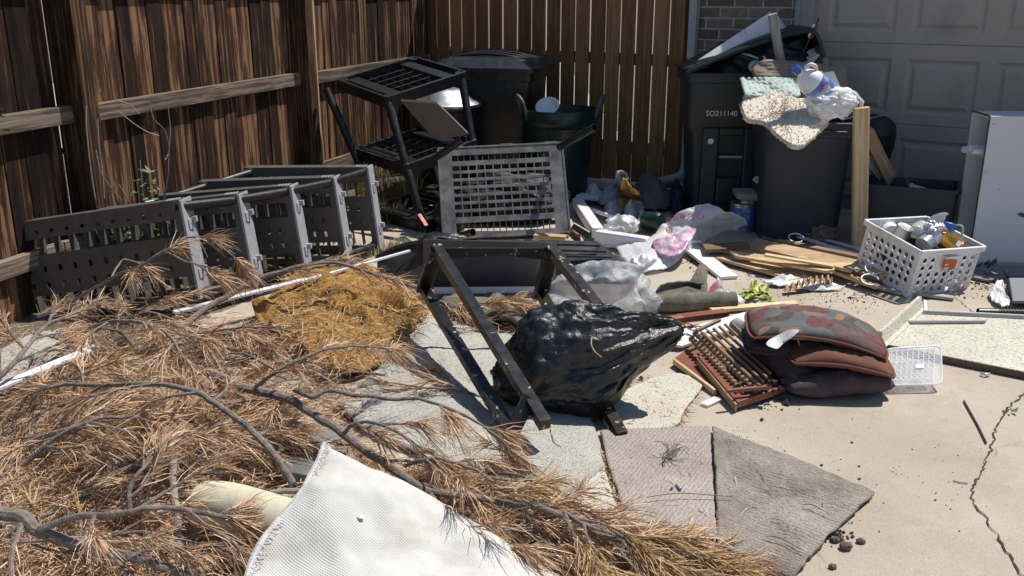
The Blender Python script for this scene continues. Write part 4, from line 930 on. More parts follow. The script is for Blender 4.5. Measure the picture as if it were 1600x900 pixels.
m = MB(); m.frame_box(hc - Zc * .062 - Y * .022 + X * .0015, Y, X, Zc, .035, .002, .008); m.frame_box(hc - Zc * .040 - Y * .026 + X * .0015, Y, X, Zc, .024, .002, .006); m.build('label_print', 'whiteink', tg)
ctop = Fc
def cp(a, b, z): return Fc + X * (LW * a) + Y * (LD * b) + Zc * z
def tin(name, label, c, ax, r, h, mat, parts=()):
    t = thing(name, label, 'tin', c); m = MB(); m.lathe(c, [(.0, .0), (r, 0), (r * 1.02, .003), (r, .006), (r, h - .006), (r * 1.03, h - .003), (r, h), (r * .94, h - .004), (0, h - .004)], 28, axis=ax, cap0=False); m.build('body', mat, t, smooth=True)
    for z0, z1, mt_ in parts:
        m = MB(); m.lathe(c, [(r * 1.005, z0), (r * 1.012, z0 + .001), (r * 1.012, z1 - .001), (r * 1.005, z1)], 28, axis=ax, cap0=False); m.build('label_band', mt_, t, smooth=True)
    return t
a = V((-.55, -.05, .62)).normalized()
tt = tin('coffee_tin', 'gold tin with reddish rim lying tilted on top of the crate heap', cp(.16, .72, -.035), V((-.75, .25, .6)).normalized(), .052, .135, 'gold', ((.108, .116, 'red'),))
m = MB(); cc = cp(.16, .72, -.035); ax_ = V((-.75, .25, .6)).normalized(); sdv = (V((.5, -1, .1)) - ax_ * V((.5, -1, .1)).dot(ax_)).normalized(); m.frame_box(cc + ax_ * .02 + sdv * .053, ax_, ax_.cross(sdv), sdv, .022, .03, .002); m.build('barcode_label', 'whiteink', tt)
tin('tin_can', 'grey tin lying on its side at the front corner of the crate heap', cp(.28, .30, -.03), V((.62, .35, .35)).normalized(), .045, .13, 'greytin', ((.05, .10, 'bar'),))
tin('jar_lid_tin', 'dark jar with a pale lid half sunk in the crate', cp(.62, .25, -.06), V((.2, -.3, .9)).normalized(), .045, .09, 'steel')
t = thing('jar', 'clear glass jar lying on its side in the middle of the crate heap', 'jar', cp(.55, .40, .0))
m = MB(); m.lathe(cp(.45, .30, .015), [(.0, 0), (.034, 0), (.038, .01), (.038, .07), (.03, .085), (.03, .1), (.027, .1), (.027, .084)], 26, axis=V((.5, .6, .15)), cap0=False); m.build('body', 'glass', t, smooth=True)
m = MB(); blob(m, cp(.36, .48, .035), (.055, .045, .045), 4, bagfn(9, .3, ridge=4)); tag(m.build('foil_ball', 'foil', smooth=False), 'crumpled shiny foil lump on top of the crate', 'foil')
m = MB(); m.lathe(cp(.30, .63, .03), [(.0, 0), (.036, 0), (.036, .05), (.03, .055), (0, .055)], 24, axis=V((.3, .2, .9)), cap0=False); tag(m.build('blue_lid_cup', 'blue', smooth=True), 'light blue cup between the foil and the gold tin', 'cup')
m = MB(); m.lathe(cp(.80, .3, -.06), [(.0, 0), (.05, 0), (.052, .12), (.045, .16), (0, .16)], 24, axis=V((.1, .95, .06)), cap0=False); tag(m.build('white_bottle', 'white_pl', smooth=True), 'white bottle lying against the left rim of the crate', 'bottle')
m = MB(); patch(m, [cp(.62, .62, .05), cp(.55, .70, .10), cp(.50, .78, .10), cp(.50, .66, .03)], 5, 5, fz=lambda p, r: V((fbm(p * 40), fbm(p * 30), 0)) * .012); tag(m.build('paper_cup', 'paper', solid=.001), 'torn white paper sticking up behind the foil in the crate', 'paper')
m = MB(); blob(m, cp(.52, .50, .01), (.07, .06, .04), 3, bagfn(5, .2)); tag(m.build('pink_wrapper', 'card', smooth=True), 'pinkish-brown wrapper between the jar and the foil', 'wrapper')
m = MB(); m.tube(cr([cp(.40, .75, -.02), cp(.38, .82, .05), cp(.30, .86, .06), cp(.24, .84, .0)], 5), .006, 8); tag(m.build('jug_handle', 'ragblue', smooth=True), 'pale blue-grey loop handle at the back of the crate', 'handle loop')
m = MB(); m.beam(G(1385, 452, .02), G(1490, 466, .012), .045, .016); tag(m.build('white_lath', 'trim', bevel=.002), 'short pale grey slat poking from under the front corner of the crate', 'slat')
m = MB(); c_ = base + X * 0 if False else cp(.5, .5, -.15); blob(m, c_, (.5, .5, .5), 4, lambda p, q: X * 0 + (Fc - Fc) + V(((cq := p * (1 + .15 * fbm(p * 3))).x, cq.y, cq.z)) * 0 + (V((0, 0, 0)) + XC * (cq.x * LW * .46) + YC * (cq.y * LD * .46) + ZC * (cq.z * .10)))
tag(m.build('crate_dark_fill', 'can', smooth=True), 'added dark lump in the lower white crate, keeping its holes dark', 'bag')  # added lump, so the crate holes show dark instead of a sunlit inside
# boards on the ground: (px0, px1, z0, z1, w, t, mat, label)
plank((1100, 388), (1170, 384), .07, .09, .13, .02, 'darkstick', 'short dark brown board under the milky plastic sheet', 'wooden_board', 'board')
m = MB(); ngon(m, [G(1112, 390, .05), G(1250, 424, .035), G(1256, 432, .03), G(1240, 436, .03), G(1108, 399, .04)], (0, 0, 1), .016); tag(m.build('wooden_plank', 'pine', bevel=.002), 'long pale tan plank lying closest to the white board end', 'plank')
m = MB(); ngon(m, [G(1140, 391, .085), G(1303, 411, .10), G(1304, 421, .09), G(1290, 423, .085), G(1150, 400, .07)], (0, 0, 1), .016); tag(m.build('wooden_plank', 'pine', bevel=.002), 'long tan plank in front of the broad board, ending above the torn paper', 'plank')
m = MB(); ngon(m, [G(1182, 372, .10), G(1342, 406, .10), G(1330, 422, .085), G(1171, 384, .085)], (0, 0, 1), .018); tag(m.build('wooden_plank', 'oldpine', bevel=.002), 'broad tan board on top of the board heap', 'plank')
plank((1195, 398), (1303, 416), .115, .10, .045, .012, 'pine', 'thin light plank lying across the broad board')
plank((1215, 376), (1345, 402), .07, .075, .06, .018, 'darkstick', 'brown lath tied with white cord behind the broad board')
plank((1190, 372), (1330, 400), .05, .05, .03, .018, 'darkstick', 'narrow dark lath between the white strip and the broad board')
plank((1345, 408), (1390, 430), .085, .08, .06, .014, 'oldpine', 'short tan plank end with a white tie beside the crate', 'wooden_plank')
plank((1305, 424), (1372, 449), .05, .03, .05, .016, 'pine', 'light plank end projecting from the tied bundle nearest the torn paper')
plank((1335, 423), (1410, 446), .055, .035, .05, .016, 'oldpine', 'tan plank end in the tied bundle below the crate')
plank((1340, 440), (1411, 458), .022, .012, .05, .016, 'pine', 'lowest tan plank end touching the ground in front of the crate')
plank((1255, 412), (1345, 428), .03, .03, .05, .016, 'darkstick', 'dark tan plank underneath the broad board')
for (u, v, z), lab in (((1364, 420, .10), 'white cord loop around the plank end beside the crate'), ((1358, 437, .07), 'white cord loop around the lower plank bundle'), ((1243, 372, .085), 'white cord loop around the brown lath at the heap back')):
    m = MB(); p = G(u, v, z); m.tube([p + V((.045 * cos(a), .03 * sin(a) - .01, .02 * sin(a * 1.0) + .004)) for a in [k * pi / 8 for k in range(15)]], .004, 6); tag(m.build('cord_tie', 'white_pl', smooth=True), lab, 'cord')
# white painted board
plank((1079, 387), (1139, 434), .04, .012, .105, .018, 'painted', 'short white painted board with a bare wood end, lying beside the milky plastic sheet', 'white_board', 'board')
# long white strips
for k, (a, b, w_) in enumerate((((1168, 345), (1352, 402), .035), ((1174, 342), (1368, 396), .02))):
    plank(a, b, .035, .03, w_, .012, 'white_pl', ('long white trim strip lying in front of the navy can', 'thin white strip just behind the long trim strip')[k], 'trim_strip', 'trim')
m = MB(); blob(m, G(1285, 366, .05), (.09, .07, .055), 4, bagfn(12, .3, -.04)); tag(m.build('brown_paper_bag', 'brownboard', smooth=True), 'crumpled grey-brown paper bag at the foot of the navy can', 'paper bag')
t = thing('paint_can', 'blue and grey paint can in the gap between the two trash cans', 'paint can', G(1150, 335))
pc = V((1.53, 6.12, 0)); m = MB(); m.lathe(pc, [(.085, 0), (.085, .17), (.09, .175), (.09, .185), (.075, .185), (.07, .16), (0, .16)], 28); m.build('body', 'steel', t, smooth=True)
m = MB(); m.lathe(pc, [(.0855, .02), (.0865, .021), (.0865, .16), (.0855, .161)], 28, cap0=False); m.build('label', 'blue', t, smooth=True)
m = MB(); m.loft(pc + V((.1, .0, .21)), R(-5), [(0, .13, .09, .03, 0, 0), (.015, .16, .11, .04, 0, 0), (.045, .17, .12, .04, 0, 0), (.05, .15, .10, .04, 0, 0)], cap1=True); tag(m.build('plastic_slab', 'brownpl', smooth=True), 'pale tan rounded plastic slab resting on the paint can', 'slab')
m = MB(); blob(m, P(1192, 281, 6.02), (.05, .04, .03), 3, bagfn(4, .3)); tag(m.build('plaster_chunk', 'brownpl'), 'small tan chunk above the pale lid beside the navy can', 'chunk')
# right end: tiles, leaves, cloth, hose
def flat(name, px, z, th, mat, label, cat, tilt=None, **k):
    m = MB(); ngon(m, [G(u, v, z) for u, v in px], (0, 0, 1), th); return tag(m.build(name, mat, **k), label, cat)
flat('grey_tile', [(1505, 412), (1562, 414), (1572, 432), (1545, 438), (1508, 430)], .02, .012, 'tile', 'flat blue-grey tile lying under the cabinet, behind the leaves', 'tile', bevel=.001)
flat('dark_tile', [(1560, 414), (1620, 416), (1625, 432), (1574, 430)], .018, .01, 'tile', 'darker grey tile at the right edge under the cabinet', 'tile', bevel=.001)
for k, z in enumerate((.02, .036, .052)):
    flat('slate_tile', [(1575 + k, 436 - k), (1640, 434), (1650, 470), (1583, 472 - k)], z, .012, 'tile', ('bottom', 'middle', 'top')[k] + ' tile of the small dark stack right of the white cloth', 'tile', bevel=.001)
m = MB(); patch(m, [G(1545, 462, .012), G(1556, 444, .05), G(1566, 440, .06), G(1568, 456, .04), G(1578, 478, .01), G(1558, 478, .012)], 8, 6, fz=lambda p, r: V((0, 0, abs(fbm(p * 30)) * .03))); tag(m.build('white_rag', 'ragwhite', smooth=True, solid=.003), 'small crumpled white cloth left of the dark tile stack', 'cloth')
t = thing('corrugated_hose', 'black corrugated hose lying at the right edge below the white cloth', 'hose', G(1570, 490))
m = MB(); a = G(1528, 489, .022); b = G(1800, 494, .022); d = (b - a).normalized(); m.pipe(a, a + d * .09, .024); m.build('cuff', 'black_pl', t, smooth=True)
pts = []; rr = []
for k in range(150): pts.append(a + d * (.09 + k * .0035)); rr.append(.0205 + .003 * (k % 4 < 2))
m = MB(); m.tube(pts, rr, 14); m.build('corrugated_tube', 'black_pl', t)
def leaves(mb, c, n, rad, size, up=.5, flat_=False):
    for k in range(n):
        a = rnd(0, 2 * pi); rr_ = rad * math.sqrt(random.random()); p = V(c) + V((cos(a) * rr_, sin(a) * rr_, rnd(0, up)))
        d = V((cos(a + rnd(-.8, .8)), sin(a + rnd(-.8, .8)), rnd(-.5, .8))).normalized(); s = d.cross(V((rnd(-.4, .4), rnd(-.4, .4), 1))).normalized(); L = size * rnd(.6, 1.3); w_ = L * .24; nrm = s.cross(d)
        mb.add([p, p + d * L * .4 + s * w_ - nrm * w_ * .3, p + d * L, p + d * L * .4 - s * w_ - nrm * w_ * .3, p + d * L * .45], [(0, 1, 4), (1, 2, 4), (2, 3, 4), (3, 0, 4)])
m = MB(); leaves(m, G(1528, 432, .015), 34, .09, .06, .06); tag(m.build('wilted_leaves', 'leafdark'), 'dark wilted leafy sprig on the ground between crate and tiles', 'leaves')
m = MB(); leaves(m, G(1175, 461, .01), 26, .05, .07, .035); leaves(m, G(1195, 464, .01), 14, .04, .05, .02); tag(m.build('yellow_leaves', 'leafyel'), 'yellow-green leafy clump lying alone beside the olive carpet scrap', 'leaves')
# torn paper with corrugated card
m = MB(); patch(m, [G(1190, 443, .01), G(1222, 434, .03), G(1256, 433, .015), G(1258, 442, .012), G(1218, 449, .008)], 8, 6, fz=lambda p, r: V((0, 0, abs(fbm(p * 22)) * .03)), edge=.004); tag(m.build('torn_paper', 'paper', smooth=True, solid=.001), 'torn white paper left of the corrugated cardboard strip', 'paper')
m = MB(); patch(m, [G(1240, 450, .01), G(1280, 440, .03), G(1306, 444, .03), G(1320, 452, .008), G(1280, 455, .008)], 8, 6, fz=lambda p, r: V((0, 0, abs(fbm(p * 22 + V((4, 4, 4)))) * .035)), edge=.004); tag(m.build('torn_paper', 'paper', smooth=True, solid=.001), 'crumpled white paper right of the corrugated cardboard strip', 'paper')
m = MB(); a = G(1226, 454, .02); b = G(1300, 438, .045); vs = []; n = 48
for i in range(n + 1):
    p = a.lerp(b, i / n) + V((0, 0, .014 * sin(i * pi / 3) + .015 * sin(i / n * pi))); dv = V((.25, .9, 0)).normalized() * .028; vs += [p - dv, p + dv + V((0, 0, .012))]
m.add(vs, [(2 * i, 2 * i + 1, 2 * i + 3, 2 * i + 2) for i in range(n)]); tag(m.build('cardboard_strip', 'card', solid=.003), 'corrugated cardboard strip curled on the torn white paper', 'cardboard')
# olive carpet: roll plus folded flap
t = thing('carpet_scrap', 'dirty olive-grey carpet scrap with rolled edge in front of the white frame', 'carpet scrap', G(1090, 480))
m = MB(); pts = [G(1028, 474, .045), G(1060, 473, .048), G(1100, 471, .045), G(1148, 470, .04)]; pts = cr(pts, 10); vs = []
m.tube(pts, [.046 + .004 * fbm(p * 20) for p in pts], 20); o = m.build('rolled_edge', 'olive', t, smooth=True)
m = MB(); patch(m, [G(1026, 462, .03), G(1034, 445, .08), G(1070, 440, .09), G(1098, 442, .09), G(1094, 415, .12), G(1104, 418, .10), G(1104, 440, .06), G(1100, 464, .04), G(1060, 470, .03)], 14, 8, fz=shag(.003, 60)); m.build('flap', 'olive', t, smooth=True, solid=.012)
# reddish boards and pale bits near the grey bag
plank((1005, 507), (1066, 498), .05, .055, .05, .03, 'redwood', 'reddish brown wooden block end right of the grey plastic bag', 'wooden_block', 'wood block')
plank((1060, 498), (1135, 489), .05, .05, .055, .03, 'redwood', 'long reddish board lying below the olive carpet roll', 'reddish_board', 'board')
plank((1000, 522), (1060, 514), .02, .02, .07, .014, 'pine', 'pale tan plywood offcut left of the white panel', 'plywood_offcut', 'board')
plank((1110, 484), (1245, 474), .02, .02, .05, .016, 'pine', 'tan stick lying between the olive carpet roll and the patterned cushion', 'wooden_stick', 'stick')
m = MB(); ngon(m, [G(1030, 535, .035), G(1045, 520, .035), G(1215, 473, .07), G(1240, 480, .06), G(1190, 497, .05), G(1065, 540, .03)], (0, 0, 1), .012); tag(m.build('white_board', 'painted', bevel=.002), 'long white panel lying under the beaded wooden rack', 'panel')
m = MB()
for k in range(3):
    p = G(1040 + 18 * k, 505 + 4 * k, .06); m.tube(cr([p, p + V((.05, -.03, .02)), p + V((.10, -.09, .0)), p + V((.15, -.10, .01))], 5), [.007, .006, .005, .003] + [.003] * 12, 6)
tag(m.build('dead_twig', 'bark'), 'small dark twigs on the reddish boards', 'twig')
# brown drawer front panels
t = thing('drawer_board', 'reddish brown veneer panel with pale edge, nearest the ground under the beaded rack', 'panel', G(1140, 610))
q = [G(1090, 556, .07), G(1160, 542, .10), G(1222, 605, .045), G(1152, 628, .045)]
m = MB(); ngon(m, q, (0, 0, 1), .028); m.build('top', 'maroon', t, bevel=.002)
m = MB(); m.beam((q[0] + V((0, -.004, -.022))), (q[3] + V((-.004, -.004, -.022))), .006, .03); m.build('edge_strip', 'oldpine', t)
t = thing('drawer_board', 'flat reddish brown panel behind the black garbage bag tip, under the nearer panel', 'panel', G(1090, 570))
q = [G(1053, 560, .035), G(1088, 534, .05), G(1175, 548, .03), G(1117, 612, .015)]
m = MB(); ngon(m, q, (0, 0, 1), .018); m.build('top', 'maroon', t, bevel=.002)
m = MB(); m.beam(q[0] + V((0, -.006, -.01)), q[3] + V((0, -.006, .0)), .012, .022); m.build('edge_strip', 'oldpine', t)
# beaded rack
t = thing('beaded_rack', 'bundle of brown wooden rods with bead-like knobs lying on the reddish panels', 'wooden rack', G(1150, 570))
for k in range(7):
    a = G(1097 + 9 * k, 520 - 3.2 * k, .13); b = G(1187 + 5.5 * k, 603 - 6.5 * k, .085)
    m = MB(); m.tube([a, b], .0065 if k else .008, 8); m.build('rod', 'spindle', t, smooth=True)
for r_, (A_, B__, z0, z1) in enumerate((((1085, 519), (1176, 606), .115, .07), ((1079, 528), (1160, 612), .09, .055))):
    a = G(*A_, z0); b = G(*B__, z1); n = 17; d = (b - a) / n; m = MB()
    for k in range(n): m.lathe(a + d * k, [(.003, 0), (.0125, d.length * .2), (.0145, d.length * .4), (.0125, d.length * .6), (.003, d.length * .8)], 10, axis=d, cap0=False)
    m.tube([a, b], .004, 6); m.build('bead_row', 'spindle', t, smooth=True)
m = MB(); m.beam(G(1135, 611, .08), G(1205, 604, .075), .014, .014); m.build('end_bar', 'maroon', t, bevel=.002)
m = MB(); m.beam(G(1088, 517, .13), G(1125, 500, .14), .014, .014); m.build('end_bar', 'spindle', t, bevel=.002)
m = MB()
for k in range(90):
    p = G(rnd(1150, 1225), rnd(560, 612), rnd(.03, .075)); s_ = rnd(.005, .016); m.box(p, (s_ * 1.5, s_, s_), rnd(0, 3))
kind(m.build('soil_crumbs', 'soil'), 'stuff')['label'] = 'dark soil crumbs on the beaded rack'
m = MB(); m.lathe(G(1150, 508, .11), [(.0, 0), (.034, 0), (.036, .02), (.036, .28), (.034, .34), (0, .34)], 20, axis=(G(1222, 575, .07) - G(1150, 508, .11)), cap0=False)
tag(m.build('cardboard_tube', 'tube', smooth=True), 'dark and silver mottled tube between the beaded rack and the cushions', 'tube')
m = MB(); m.beam(G(1100, 632, .01), G(1122, 622, .012), .035, .004); tag(m.build('clear_wrapper', 'clearbits'), 'small clear plastic wrapper on the ground left of the drawer panel', 'wrapper')
# cushions
def cushion(name, label, c, X, Y, hx, hy, hz, mat, bend=0, sag=0, pipe=True, group=None, seed=0, n=30):
    X = V(X).normalized(); Y = V(Y); Y = (Y - X * Y.dot(X)).normalized(); Z = X.cross(Y)
    t = thing(name, label, 'cushion', c, group)
    def pt(u_, v_, s):
        e = max(0, (1 - abs(u_) ** 3.2)) ** .5 * max(0, (1 - abs(v_) ** 3.2)) ** .5
        rx = hx * (1 - .10 * (1 - abs(v_) ** 2) * 0 - .07 * (abs(v_) ** 4)); ry = hy * (1 - .07 * (abs(u_) ** 4))
        p = V(c) + X * (u_ * rx) + Y * (v_ * ry) + Z * (s * hz * e * (1 + .30 * fbm(V((u_ * 1.6 + seed, v_ * 1.6, s))) + .10 * (1 - abs(noise.noise(V((u_ * 5, v_ * 4 + seed, 1)))) * 3)) + bend * (u_ * u_ - .4) + sag * v_ * v_)
        return p
    m = MB(); vs = [pt(-1 + 2 * i / n, -1 + 2 * j / n, s) for s in (1, -1) for j in range(n + 1) for i in range(n + 1)]; N = (n + 1) ** 2
    fs = [(j * (n + 1) + i, j * (n + 1) + i + 1, (j + 1) * (n + 1) + i + 1, (j + 1) * (n + 1) + i) for j in range(n) for i in range(n)]
    fs += [(N + a_, N + d_, N + c_, N + b_) for a_, b_, c_, d_ in list(fs)]
    m.add(vs, fs); m.build('cover', mat, t, smooth=True, weld=.0005)
    if pipe:
        edge = [pt(-1 + 2 * i / n, -1, 0) for i in range(n)] + [pt(1, -1 + 2 * i / n, 0) for i in range(n)] + [pt(1 - 2 * i / n, 1, 0) for i in range(n)] + [pt(-1, 1 - 2 * i / n, 0) for i in range(n + 1)]
        m = MB(); m.tube(edge, .006, 6, False); m.build('piping', 'rust' if mat == 'patch' else mat, t, smooth=True)
    return t
# cushions stack: near bottom, folded middle, patterned top
cushion('seat_cushion', 'dark aubergine cushion at the bottom front of the cushion pile', G(1300, 590, .055), (1, .10, 0), (0, 1, 0), .22, .12, .052, 'cushion', bend=.0, seed=1, pipe=False)
cushion('seat_cushion', 'aubergine cushion folded up on the left side of the cushion pile', G(1222, 562, .095), (.42, -.88, -.25), (.9, .35, -.25), .19, .09, .05, 'cushion', seed=4, pipe=False)
cushion('seat_cushion', 'rust brown cushion between the aubergine and patterned cushions', G(1310, 552, .145), (1, -.14, -.10), (0, 1, .06), .20, .14, .036, 'rust', bend=-.025, seed=7)
cushion('seat_cushion', 'dark aubergine cushion under the patterned cushion', G(1240, 532, .15), (1, -.20, -.03), (.15, 1, .05), .20, .16, .042, 'cushion', seed=9)
cushion('patterned_cushion', 'patchwork patterned cushion on top of the cushion pile', G(1275, 512, .225), (1, -.16, -.11), (.05, 1, .10), .27, .145, .036, 'patch', bend=-.045, seed=12)
m = MB(); p = [G(1212, 545, .22), G(1197, 540, .215), G(1217, 520, .255), G(1247, 518, .28), G(1240, 527, .265), G(1224, 534, .24)]; patch(m, p, 6, 5, fz=lambda p, r: V((0, 0, .008 * sin(p.x * 60)))); tag(m.build('care_tag', 'tag', solid=.001), 'white printed fabric tag on the left side of the cushion pile', 'tag')
m = MB(); m.tube(cr([G(1246, 528, .22), G(1252, 545, .17), G(1268, 562, .13), G(1292, 572, .115), G(1325, 573, .11)], 6), .004, 6); tag(m.build('twine', 'tanrug', smooth=True), 'thin brown tie cord hanging across the cushions', 'cord')
m = MB(); m.tube(cr([G(1374, 566, .12), G(1384, 572, .11), G(1389, 578, .09), G(1391, 586, .06)], 6), [.012, .010, .012, .008] + [.008] * 20, 8); tag(m.build('cushion_tie', 'cushion', smooth=True), 'frayed dark tie at the right end of the rust cushion', 'tie')
# clear basket lying on its side
t = thing('clear_basket', 'clear ribbed plastic basket lying on its side right of the cushions', 'basket', G(1425, 600))
bc = G(1425, 590, .0); rz = R(0)
m = MB(); Xb = V((1, -.02, 0)).normalized(); 
secs = []
m.loft(bc + V((0, .06, .075)), rz, [(0, .125, .085, .02, 0, 0)], cap0=False) if False else None
A = [G(1384, 545, .13), G(1470, 540, .13), G(1472, 600, .035), G(1378, 602, .035)]
B4 = [G(1384, 560, .02), G(1462, 556, .02), G(1456, 612, .004), G(1385, 612, .004)]
def tubrow(f_): 
    c_ = [a.lerp(b, f_) for a, b in zip(A, B4)]; out = []
    for i in range(4):
        p0, p1, p2 = c_[i - 1], c_[i], c_[(i + 1) % 4]
        a_ = p1.lerp(p0, .14); b_ = p1.lerp(p2, .14)
        for k in range(5): s = k / 4; out.append(a_ * (1 - s) ** 2 + p1 * 2 * s * (1 - s) + b_ * s * s)
    return out
rows = [tubrow(f_) for f_ in (0, .08, .3, .6, .9, 1)]; m = MB(); vs = [p for r in rows for p in r]; n = len(rows[0])
m.add(vs, [(i * n + j, i * n + (j + 1) % n, (i + 1) * n + (j + 1) % n, (i + 1) * n + j) for i in range(len(rows) - 1) for j in range(n)] + [tuple(range(n))]); m.build('shell', 'clear', t, smooth=True, solid=.002)
m = MB(); o = A[0]; ex = (A[1] - A[0]); ey = (A[3] - A[0]); up = ex.cross(ey).normalized(); up = up if up.z > 0 else -up
for j in range(13):
    pts = [o + ex * (.10 + .78 * i / 24) + ey * (.10 + .8 * j / 12) + up * (.004 + .003 * sin(i * 2.1 + j * pi)) for i in range(25)]; m.tube(pts, .0022, 5)
for i in range(9): m.tube([o + ex * (.10 + .78 * i / 8) + ey * .08 + up * .006, o + ex * (.10 + .78 * i / 8) + ey * .92 + up * .006], .002, 5)
m.build('wicker_ribs', 'clearbits', t)
m = MB(); m.tube(tubrow(0) + [tubrow(0)[0]], .004, 6, False); m.build('rim', 'clearbits', t, smooth=True)
m = MB(); m.frame_box(o + ex * .62 + ey * .58 + up * .011, ex.normalized(), ey.normalized(), up, .035, .022, .001); m.build('sticker', 'paper', t)
# cream laminated countertop with backsplash
t = thing('countertop', 'speckled cream laminate countertop with a raised backsplash lying flat at the right edge', 'countertop', G(1500, 530))
m = MB(); q = [G(1383, 540, .035), G(1443, 488, .035), G(1640, 500, .035), G(1760, 640, .035)]; q = [G(1387, 538, .035), G(1446, 484, .035), G(1720, 497, .035), G(1720, 604, .035)]
ngon(m, q, (0, 0, 1), .004); m.build('top', 'board_cream', t)
m = MB(); ngon(m, [p - V((0, 0, .0045)) for p in q], (0, 0, 1), .028); m.build('core', 'mdf', t)
m = MB(); a, b = G(1374, 534, .10), G(1438, 466, .10); a.z = b.z = .0; mdv = (b - a).normalized(); sdv = V((mdv.y, -mdv.x, 0))
prof = [(0, 0), (0, .085), (.008, .10), (.022, .10), (.026, .092), (.026, .06), (.034, .045), (.05, .038)]
a = G(1380, 541, .035) - V((0, 0, .035)); b = G(1441, 484, .035) - V((0, 0, .035)); mdv = (b - a).normalized(); sdv = V((mdv.y, -mdv.x, 0))
vs = [e - sdv * .035 + sdv * x + V((0, 0, z)) for e in (a, b) for x, z in prof]; n = len(prof)
m.add(vs, [(i, i + 1, n + i + 1, n + i) for i in range(n - 1)] + [tuple(range(n)), tuple(range(2 * n - 1, n - 1, -1))]); m.build('backsplash', 'board_cream', t, smooth=True)
m = MB(); m.beam(G(1420, 503, .045), G(1540, 502, .045), .016, .012); tag(m.build('thin_stick', 'greywood', bevel=.002), 'thin grey stick lying on the cream countertop', 'stick')
m = MB(); m.beam(G(1442, 487, .045), G(1760, 503, .045), .012, .012); tag(m.build('metal_strip', 'greytin'), 'long thin grey metal strip along the back edge of the countertop', 'strip')
m = MB(); m.beam(G(1445, 470, .06), G(1447, 487, .03), .014, .012); tag(m.build('metal_bracket', 'greytin'), 'short grey bracket at the corner of the countertop backsplash', 'bracket')
m = MB(); m.tube(cr([G(1532, 583, .01), G(1540, 585, .012), G(1546, 584, .01)]), .006, 8); tag(m.build('bent_nail', 'bar', smooth=True), 'small pale bent scrap at the front edge of the countertop', 'scrap')
# ---------------------------------------------------------------- middle back: white frame, film, rags, jar
t = thing('picture_frame', 'white plastic frame with broad rims lying in the half shade', 'plastic frame', G(960, 350))
m = MB()
for a, b, w_, th in (((902, 316), (934, 364), .08, .07), ((932, 370), (1012, 382), .07, .09), ((903, 306), (1003, 316), .11, .035), ((908, 322), (995, 352), .03, .03)):
    m = MB(); m.beam(G(*a, .06), G(*b, .06), w_, th); m.build('rim_bar', 'white_pl', t, bevel=.012)
m = MB(); m.beam(G(997, 312, .06), G(1000, 332, .03), .06, .03); m.build('rim_bar', 'white_pl', t, bevel=.01)
def rag(name, mat, px, z, label, cat='cloth', amp=.05, sc=12, rings=12, hgt=.08, seed=0, solid=.004, edge=.004):
    m = MB(); patch(m, [G(u, v, z) for u, v in px], rings, 7, edge=edge, fz=lambda p, r: V((0, 0, (1 - r * r) * hgt + abs(fbm(p * sc + V((seed, 0, 0)))) * amp)))
    return tag(m.build(name, mat, smooth=True, solid=solid), label, cat)
rag('blue_cloth', 'ragblue', [(935, 318), (945, 302), (975, 300), (985, 312), (960, 326)], .03, 'pale blue cloth lying behind the white frame', hgt=.10, seed=2)
m = MB(); patch(m, [G(958, 306, .02), P(962, 272, 6.4), P(970, 266, 6.4), P(978, 272, 6.38), P(982, 286, 6.4), G(985, 306, .03)], 10, 6, fz=lambda p, r: V((fbm(p * 14) * .02, fbm(p * 12) * .06 - .05 * (1 - r), 0))); tag(m.build('blue_cloth', 'ragblue', smooth=True, solid=.006), 'pale blue cloth standing in a peak behind the white frame', 'cloth')
m = MB(); patch(m, [G(968, 312, .02), P(972, 284, 6.25), P(980, 280, 6.25), P(986, 290, 6.25), P(998, 302, 6.22), G(1003, 314, .02), G(985, 318, .02)], 10, 6, fz=lambda p, r: V((fbm(p * 16) * .02, fbm(p * 13) * .06 - .04 * (1 - r), 0))); tag(m.build('yellow_cloth', 'ragyel', smooth=True, solid=.006), 'yellow-orange cloth beside the blue peak behind the white frame', 'cloth')
rag('yellow_cloth', 'ragyel', [(955, 325), (972, 316), (985, 324), (978, 336), (962, 334)], .03, 'yellow-orange cloth lying inside the white frame', hgt=.05, seed=5)
rag('tan_cloth', 'ragtan', [(990, 296), (1003, 286), (1025, 302), (1048, 308), (1046, 326), (1015, 330), (995, 322)], .02, 'grey-brown cloth bundle right of the yellow cloth', hgt=.15, seed=6)
rag('dark_cloth', 'can', [(1045, 312), (1052, 300), (1068, 312), (1070, 336), (1052, 338)], .02, 'dark blue-grey cloth lump by the downspout', hgt=.14, seed=8)
rag('white_cloth', 'ragwhite', [(910, 305), (930, 300), (940, 308), (925, 316)], .02, 'off-white cloth lump at the upper left corner of the white frame', hgt=.08, seed=9)
rag('blue_wad', 'ragblue', [(945, 330), (962, 322), (972, 334), (966, 344), (950, 342)], .03, 'small light blue wad inside the white frame', hgt=.06, seed=11)
m = MB(); blob(m, G(972, 352, .05), (.10, .08, .06), 4, bagfn(31, .25)); tag(m.build('clear_bag', 'bagwhite', smooth=True), 'small crumpled clear bag inside the white frame', 'plastic bag')
rag('lavender_cloth', 'ragblue', [(975, 336), (988, 328), (998, 338), (990, 350), (978, 346)], .03, 'pale lavender cloth right of the small clear bag', hgt=.09, seed=12)
t = thing('dark_jar', 'dark green glass jar lying on its side right of the white frame', 'jar', G(1020, 350))
a = G(1006, 345, .07); m = MB(); m.lathe(a, [(.0, 0), (.055, 0), (.062, .01), (.062, .11), (.05, .13), (0, .13)], 24, axis=V((.7, -.55, .1)), cap0=False); m.build('body', 'tub', t, smooth=True)
m = MB(); m.lathe(a, [(.0, -.015), (.05, -.015), (.055, 0), (.05, .004)], 24, axis=V((.7, -.55, .1)), cap0=False); m.build('lid', 'steel', t, smooth=True)
